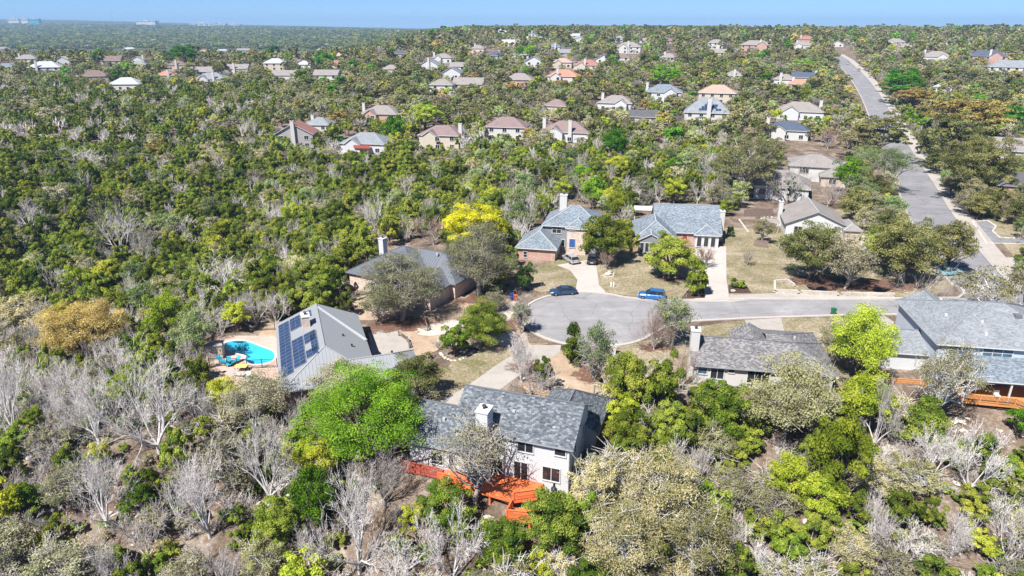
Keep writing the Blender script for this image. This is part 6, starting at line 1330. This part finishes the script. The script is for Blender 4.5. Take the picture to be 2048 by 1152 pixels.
SIZE = dict(juniper=(4.2, 5.6), juniper_bright=(4.0, 5.0), bare=(5.8, 6.0), bare_grey=(5.0, 4.8), greyoak=(6.5, 5.6), cream=(5.6, 5.0), yellowgreen=(5.0, 5.4), palegreen=(5.5, 5.6), green=(7.0, 7.0), oak=(8.5, 7.0), brownoak=(7.5, 6.4), tan=(7.0, 6.0))
TYPEW = dict(juniper='dark green juniper', juniper_bright='bright green juniper', bare='pale bare tree', bare_grey='grey bare tree', greyoak='grey-green oak', cream='cream-leaved oak', yellowgreen='yellow-green tree', palegreen='pale green tree', green='bright green tree', oak='olive oak', brownoak='golden brown oak', tan='tan tree')
ZW = dict(canyon='in the wooded canyon left of the houses', thicket='in the tangled thicket at the lower left', slope='on the wooded slope along the bottom', ravine='in the ravine behind the turning circle houses', town='between the houses up the hill')
cells = {}
def near_tree(x, y, r):
    i, j = int(x // 12), int(y // 12)
    for a in (-1, 0, 1):
        for b in (-1, 0, 1):
            for (tx, ty, tr) in cells.get((i + a, j + b), ()):
                if (x - tx) ** 2 + (y - ty) ** 2 < ((r + tr) * .8) ** 2: return True
    return False
def add_cell(x, y, r): cells.setdefault((int(x // 12), int(y // 12)), []).append((x, y, r))
for (x, y, r) in TREES: add_cell(x, y, r * .8)
cand = []
def scatter(y0, y1, n, umax=.86, pack=.9):
    r2 = np.random.default_rng(int(y0)); Y = np.sqrt(r2.uniform(y0 * y0, y1 * y1, n)); X = r2.uniform(-umax, umax, n) * (Y + 8); Z = hz(X, Y); PX, PY, DD = proj(X, Y, Z)
    for x, y, z, px, py in zip(X.tolist(), Y.tolist(), Z.tolist(), PX.tolist(), PY.tolist()):
        if px < -60 or px > 2110 or py > 1330 or py < 20: continue
        zn = zone_of(px, py, y); sp = pick(zn); w, h = SIZE.get(sp, (6, 6)); k = random.uniform(.65, 1.3); w *= k; h *= k * random.uniform(.85, 1.15)
        if zn == 'thicket' or zn == 'slope': w *= .8; h *= .8
        g = 1.0 if y < 420 else 1.0 + (y - 420) / 900.0
        w *= g; h *= min(g, 1.45)
        r = w * .40
        if near_tree(x, y, r * pack) or blocked(x, y) or hides(x, y, z, h, w, .12 if zn != 'town' else .22): continue
        add_cell(x, y, r); cand.append((x, y, z, h, w, sp, zn, px, py))
scatter(38, 110, 8000, pack=.62); scatter(110, 240, 11000, pack=.6); scatter(240, 520, 12000, pack=.72); scatter(520, 1250, 16000, pack=.66)
near = sorted([c for c in cand if c[1] < 235], key=lambda c: c[1]); cnt = {}; rest = []
for c in cand:
    if c[1] >= 235: rest.append(c)
def place_words(zn, px, py):
    if zn == 'canyon':
        if py > 520: return 'in the wood just left of the pool' if px > 300 else 'in the wood at the left edge above the golden tan tree'
        if px < 350: return 'in the canyon wood at the left' if py > 380 else 'in the upper canyon wood at the left'
        if px < 650: return 'in the middle of the canyon wood' if py > 380 else 'in the canyon wood below the red-roofed gabled house'
        return 'in the wood behind the metal-roofed house'
    if zn == 'thicket':
        if py < 850: return 'in the thicket below the golden tan tree'
        return 'in the lower left corner thicket' if px < 350 else 'in the thicket left of the big bright green tree'
    if zn == 'slope':
        return 'on the slope below the white house' if px < 1150 else 'on the slope below the low white house' if px < 1650 else 'on the slope below the cedar deck'
    if zn == 'ravine': return 'in the ravine behind the garage house' if px < 1250 else 'in the ravine behind the red brick house'
    return 'between the houses left of the main road' if px < 1760 else 'between the houses right of the main road'
for (x, y, z, h, w, sp, zn, px, py) in near:
    if cnt.get(sp, 0) < {'juniper': 165, 'juniper_bright': 95}.get(sp, 270) and sum(cnt.values()) < 800:
        sz = 'small ' if w < SIZE[sp][0] * .8 else 'large ' if w > SIZE[sp][0] * 1.08 else 'middling '
        if zn in ('thicket', 'slope'): sz = 'small ' if w < SIZE[sp][0] * .65 else 'large ' if w > SIZE[sp][0] * .88 else 'middling '
        tree(sp, x, y, h, w, sz + TYPEW[sp] + ' ' + place_words(zn, px, py), sz + TYPEW[sp] + 's ' + place_words(zn, px, py), z); cnt[sp] = cnt.get(sp, 0) + 1
    else: rest.append((x, y, z, h, w, sp, zn))
print('TREES individual', cnt, 'rest', len(rest), 'cand', len(cand))
# far wooded hills: big tufts
def far_fill():
    r2 = np.random.default_rng(11); n = 16000; Y = 1250 * (4200 / 1250) ** r2.uniform(0, 1, n); X = r2.uniform(-.82, .3, n) * Y; Z = hz(X, Y); PX, PY, DD = proj(X, Y, Z)
    ok = (PX > -40) & (PX < 2090) & (PY < 100) & ~((PX > 940) & (Y > 1800))
    for x, y, z, px in zip(X[ok].tolist(), Y[ok].tolist(), Z[ok].tolist(), PX[ok].tolist()):
        rest.append((x, y, z - 1, 6 + 3 * random.random() + y / 800, 9 + y / 130 * random.uniform(.7, 1.2), pick('far'), 'far'))
far_fill()
# the rest as one wood: instances on points
def wood(name, items, label, lodsel):
    protos = []; idx = {}; hidden = bpy.data.collections.new(name + '_kinds')
    sps = sorted(set(c[5] for c in items))
    for sp in sps:
        for lod in (1, 2, 3):
            if sp.startswith('bare') and lod == 3: continue
            for v in range(2 if lod > 1 else 2):
                c, t = proto(sp, v, lod); vs_ = np.zeros((len(c.vertices), 3), np.float32).ravel(); c.vertices.foreach_get('co', vs_); vt = np.zeros(len(t.vertices) * 3, np.float32); t.vertices.foreach_get('co', vt)
                nc, nt = len(c.polygons), len(t.polygons); fc = np.zeros(nc * 4, np.int32); c.loops.foreach_get('vertex_index', fc); ft = np.zeros(nt * 4, np.int32); t.loops.foreach_get('vertex_index', ft)
                me = bpy.data.meshes.new('wood_kind'); fill(me, np.concatenate([vs_, vt]).reshape(-1, 3), np.concatenate([fc, ft + len(c.vertices)]).reshape(-1, 4))
                me.materials.append(c.materials[0]); me.materials.append(t.materials[0]); me.polygons.foreach_set('material_index', np.concatenate([np.zeros(nc, np.int32), np.ones(nt, np.int32)]))
                tn = np.zeros(nc, np.float32); c.attributes['tint'].data.foreach_get('value', tn); at_ = me.attributes.new('tint', 'FLOAT', 'FACE'); at_.data.foreach_set('value', np.concatenate([tn, np.zeros(nt, np.float32)]))
                key = (sp, lod, v); idx[key] = len(protos); o = bpy.data.objects.new('%s_%04d' % (name, len(protos)), me); hidden.objects.link(o); protos.append(o)
    P = np.array([(c[0], c[1], c[2]) for c in items], np.float32); S = np.array([(c[4] / 6, c[4] / 6, c[3] / 6) for c in items], np.float32)
    I = np.array([idx.get((c[5], lodsel(c), random.randrange(2)), 0) for c in items], np.int32); Rz = np.random.default_rng(3).uniform(0, 6.28, len(items)).astype(np.float32)
    me = bpy.data.meshes.new(name); me.vertices.add(len(P)); me.vertices.foreach_set('co', P.ravel())
    a = me.attributes.new('sc', 'FLOAT_VECTOR', 'POINT'); a.data.foreach_set('vector', S.ravel()); a = me.attributes.new('ix', 'INT', 'POINT'); a.data.foreach_set('value', I)
    rot = np.zeros((len(P), 3), np.float32); rot[:, 2] = Rz; a = me.attributes.new('ro', 'FLOAT_VECTOR', 'POINT'); a.data.foreach_set('vector', rot.ravel())
    o = link(bpy.data.objects.new(name, me)); o['kind'] = 'stuff'; o['label'] = label
    ng = bpy.data.node_groups.new(name + '_nodes', 'GeometryNodeTree'); ng.interface.new_socket('Geometry', in_out='INPUT', socket_type='NodeSocketGeometry'); ng.interface.new_socket('Geometry', in_out='OUTPUT', socket_type='NodeSocketGeometry')
    N = ng.nodes; L = ng.links; gi = N.new('NodeGroupInput'); go = N.new('NodeGroupOutput'); ip = N.new('GeometryNodeInstanceOnPoints'); ci = N.new('GeometryNodeCollectionInfo'); ci.inputs['Collection'].default_value = hidden; ci.inputs['Separate Children'].default_value = True; ci.inputs['Reset Children'].default_value = True
    def attr(n_, t): q = N.new('GeometryNodeInputNamedAttribute'); q.data_type = t; q.inputs['Name'].default_value = n_; return q.outputs[0]
    mtp = N.new('GeometryNodeMeshToPoints'); L.new(gi.outputs[0], mtp.inputs[0]); L.new(mtp.outputs[0], ip.inputs['Points']); L.new(ci.outputs[0], ip.inputs['Instance']); ip.inputs['Pick Instance'].default_value = True
    L.new(attr('ix', 'INT'), ip.inputs['Instance Index']); L.new(attr('sc', 'FLOAT_VECTOR'), ip.inputs['Scale'])
    er = N.new('FunctionNodeEulerToRotation'); L.new(attr('ro', 'FLOAT_VECTOR'), er.inputs[0]); L.new(er.outputs[0], ip.inputs['Rotation']); L.new(ip.outputs[0], go.inputs[0])
    md_ = o.modifiers.new('instances', 'NODES'); md_.node_group = ng
    return o
def lodsel(c):
    if c[1] < 235: return 1
    if c[5].startswith('bare'): return 2
    return 2 if c[1] < 560 else 3
wood('distant_woodland', rest, 'mixed woodland filling the hills and gardens beyond the nearer trees', lodsel)
# low scrub and saplings between the trees: ground cover nobody could count
scrub = []
r2 = np.random.default_rng(23); SY = np.sqrt(r2.uniform(40 ** 2, 230 ** 2, 13000)); SX = r2.uniform(-.84, .84, 13000) * (SY + 8); SZ = hz(SX, SY); SPX, SPY, _d = proj(SX, SY, SZ)
for x, y, z, px, py in zip(SX.tolist(), SY.tolist(), SZ.tolist(), SPX.tolist(), SPY.tolist()):
    if not (-30 < px < 2080 and py < 1250): continue
    zn = zone_of(px, py, y)
    if zn == 'town' or blocked(x, y): continue
    k = random.uniform(.5, 1.0); w, h = 2.4 * k, 1.7 * k
    if hides(x, y, z, h, w, .05): continue
    sp = random.choices(['juniper', 'juniper_bright', 'bare', 'bare_grey', 'greyoak', 'palegreen', 'cream'], [.16, .16, .28, .2, .08, .07, .05])[0]; scrub.append((x, y, z, h, w, sp, zn))
wood('undergrowth', scrub, 'low scrub and saplings under the trees', lambda c: 2)

# loose stones and broken ledges on the wooded slopes
mb_v, mb_f, mb_n = [], [], 0; r2 = np.random.default_rng(31)
QX = r2.uniform(-75, 95, 9000); QY = r2.uniform(42, 112, 9000); QZ = hz(QX, QY)
for x, y, z in zip(QX.tolist(), QY.tolist(), QZ.tolist()):
    px, py, D = proj(x, y, z)
    if not (-20 < px < 2070 and py < 1200) or zone_of(px, py, y) not in ('thicket', 'slope', 'canyon') or blocked(x, y): continue
    if math.sin(x * .35 + 1.3) + math.sin(y * .5 + x * .2) + r2.normal() * .5 < .55: continue
    i, j = int(py / 4), int(px / 4)
    if 0 <= i < MH and 0 <= j < MW and mask[i, j]: continue
    me_ = STONES[int(r2.integers(0, 5))] if r2.random() < .6 else FLAT[int(r2.integers(0, 4))]; s_ = .10 + .4 * r2.random() ** 3; a = r2.uniform(0, 6.28); ca, sa = math.cos(a) * s_, math.sin(a) * s_
    vv = np.zeros(len(me_.vertices) * 3, np.float32); me_.vertices.foreach_get('co', vv); vv = vv.reshape(-1, 3); vv = np.stack([x + vv[:, 0] * ca - vv[:, 1] * sa * .8, y + vv[:, 0] * sa + vv[:, 1] * ca * .8, z + vv[:, 2] * s_], 1)
    mb_v.append(vv); mb_f += [tuple(k + mb_n for k in p.vertices) for p in me_.polygons]; mb_n += len(vv)
me = bpy.data.meshes.new('loose_stones'); me.from_pydata(np.concatenate(mb_v).tolist(), [], mb_f); me.materials.append(M['limestone']); ls = link(bpy.data.objects.new('loose_stones', me)); tag(ls, 'loose pale limestone lying on the wooded slopes', kind='stuff')

# ------------------------------------------------------------------ the air
def haze():
    m = bpy.data.materials.new('haze'); m.use_nodes = True; N, L = m.node_tree.nodes, m.node_tree.links; N.clear()
    out = N.new('ShaderNodeOutputMaterial'); pv = N.new('ShaderNodeVolumePrincipled'); pv.inputs['Color'].default_value = (0.40, 0.66, 1.0, 1); pv.inputs['Density'].default_value = 0.00014; pv.inputs['Anisotropy'].default_value = 0.0
    L.new(pv.outputs[0], out.inputs['Volume'])
    MATS['haze'] = m; b = MB(); b.box(-12500, 12500, -400, 12600, -75, 165); o = b.build('haze', 'haze'); o['kind'] = 'stuff'
haze()
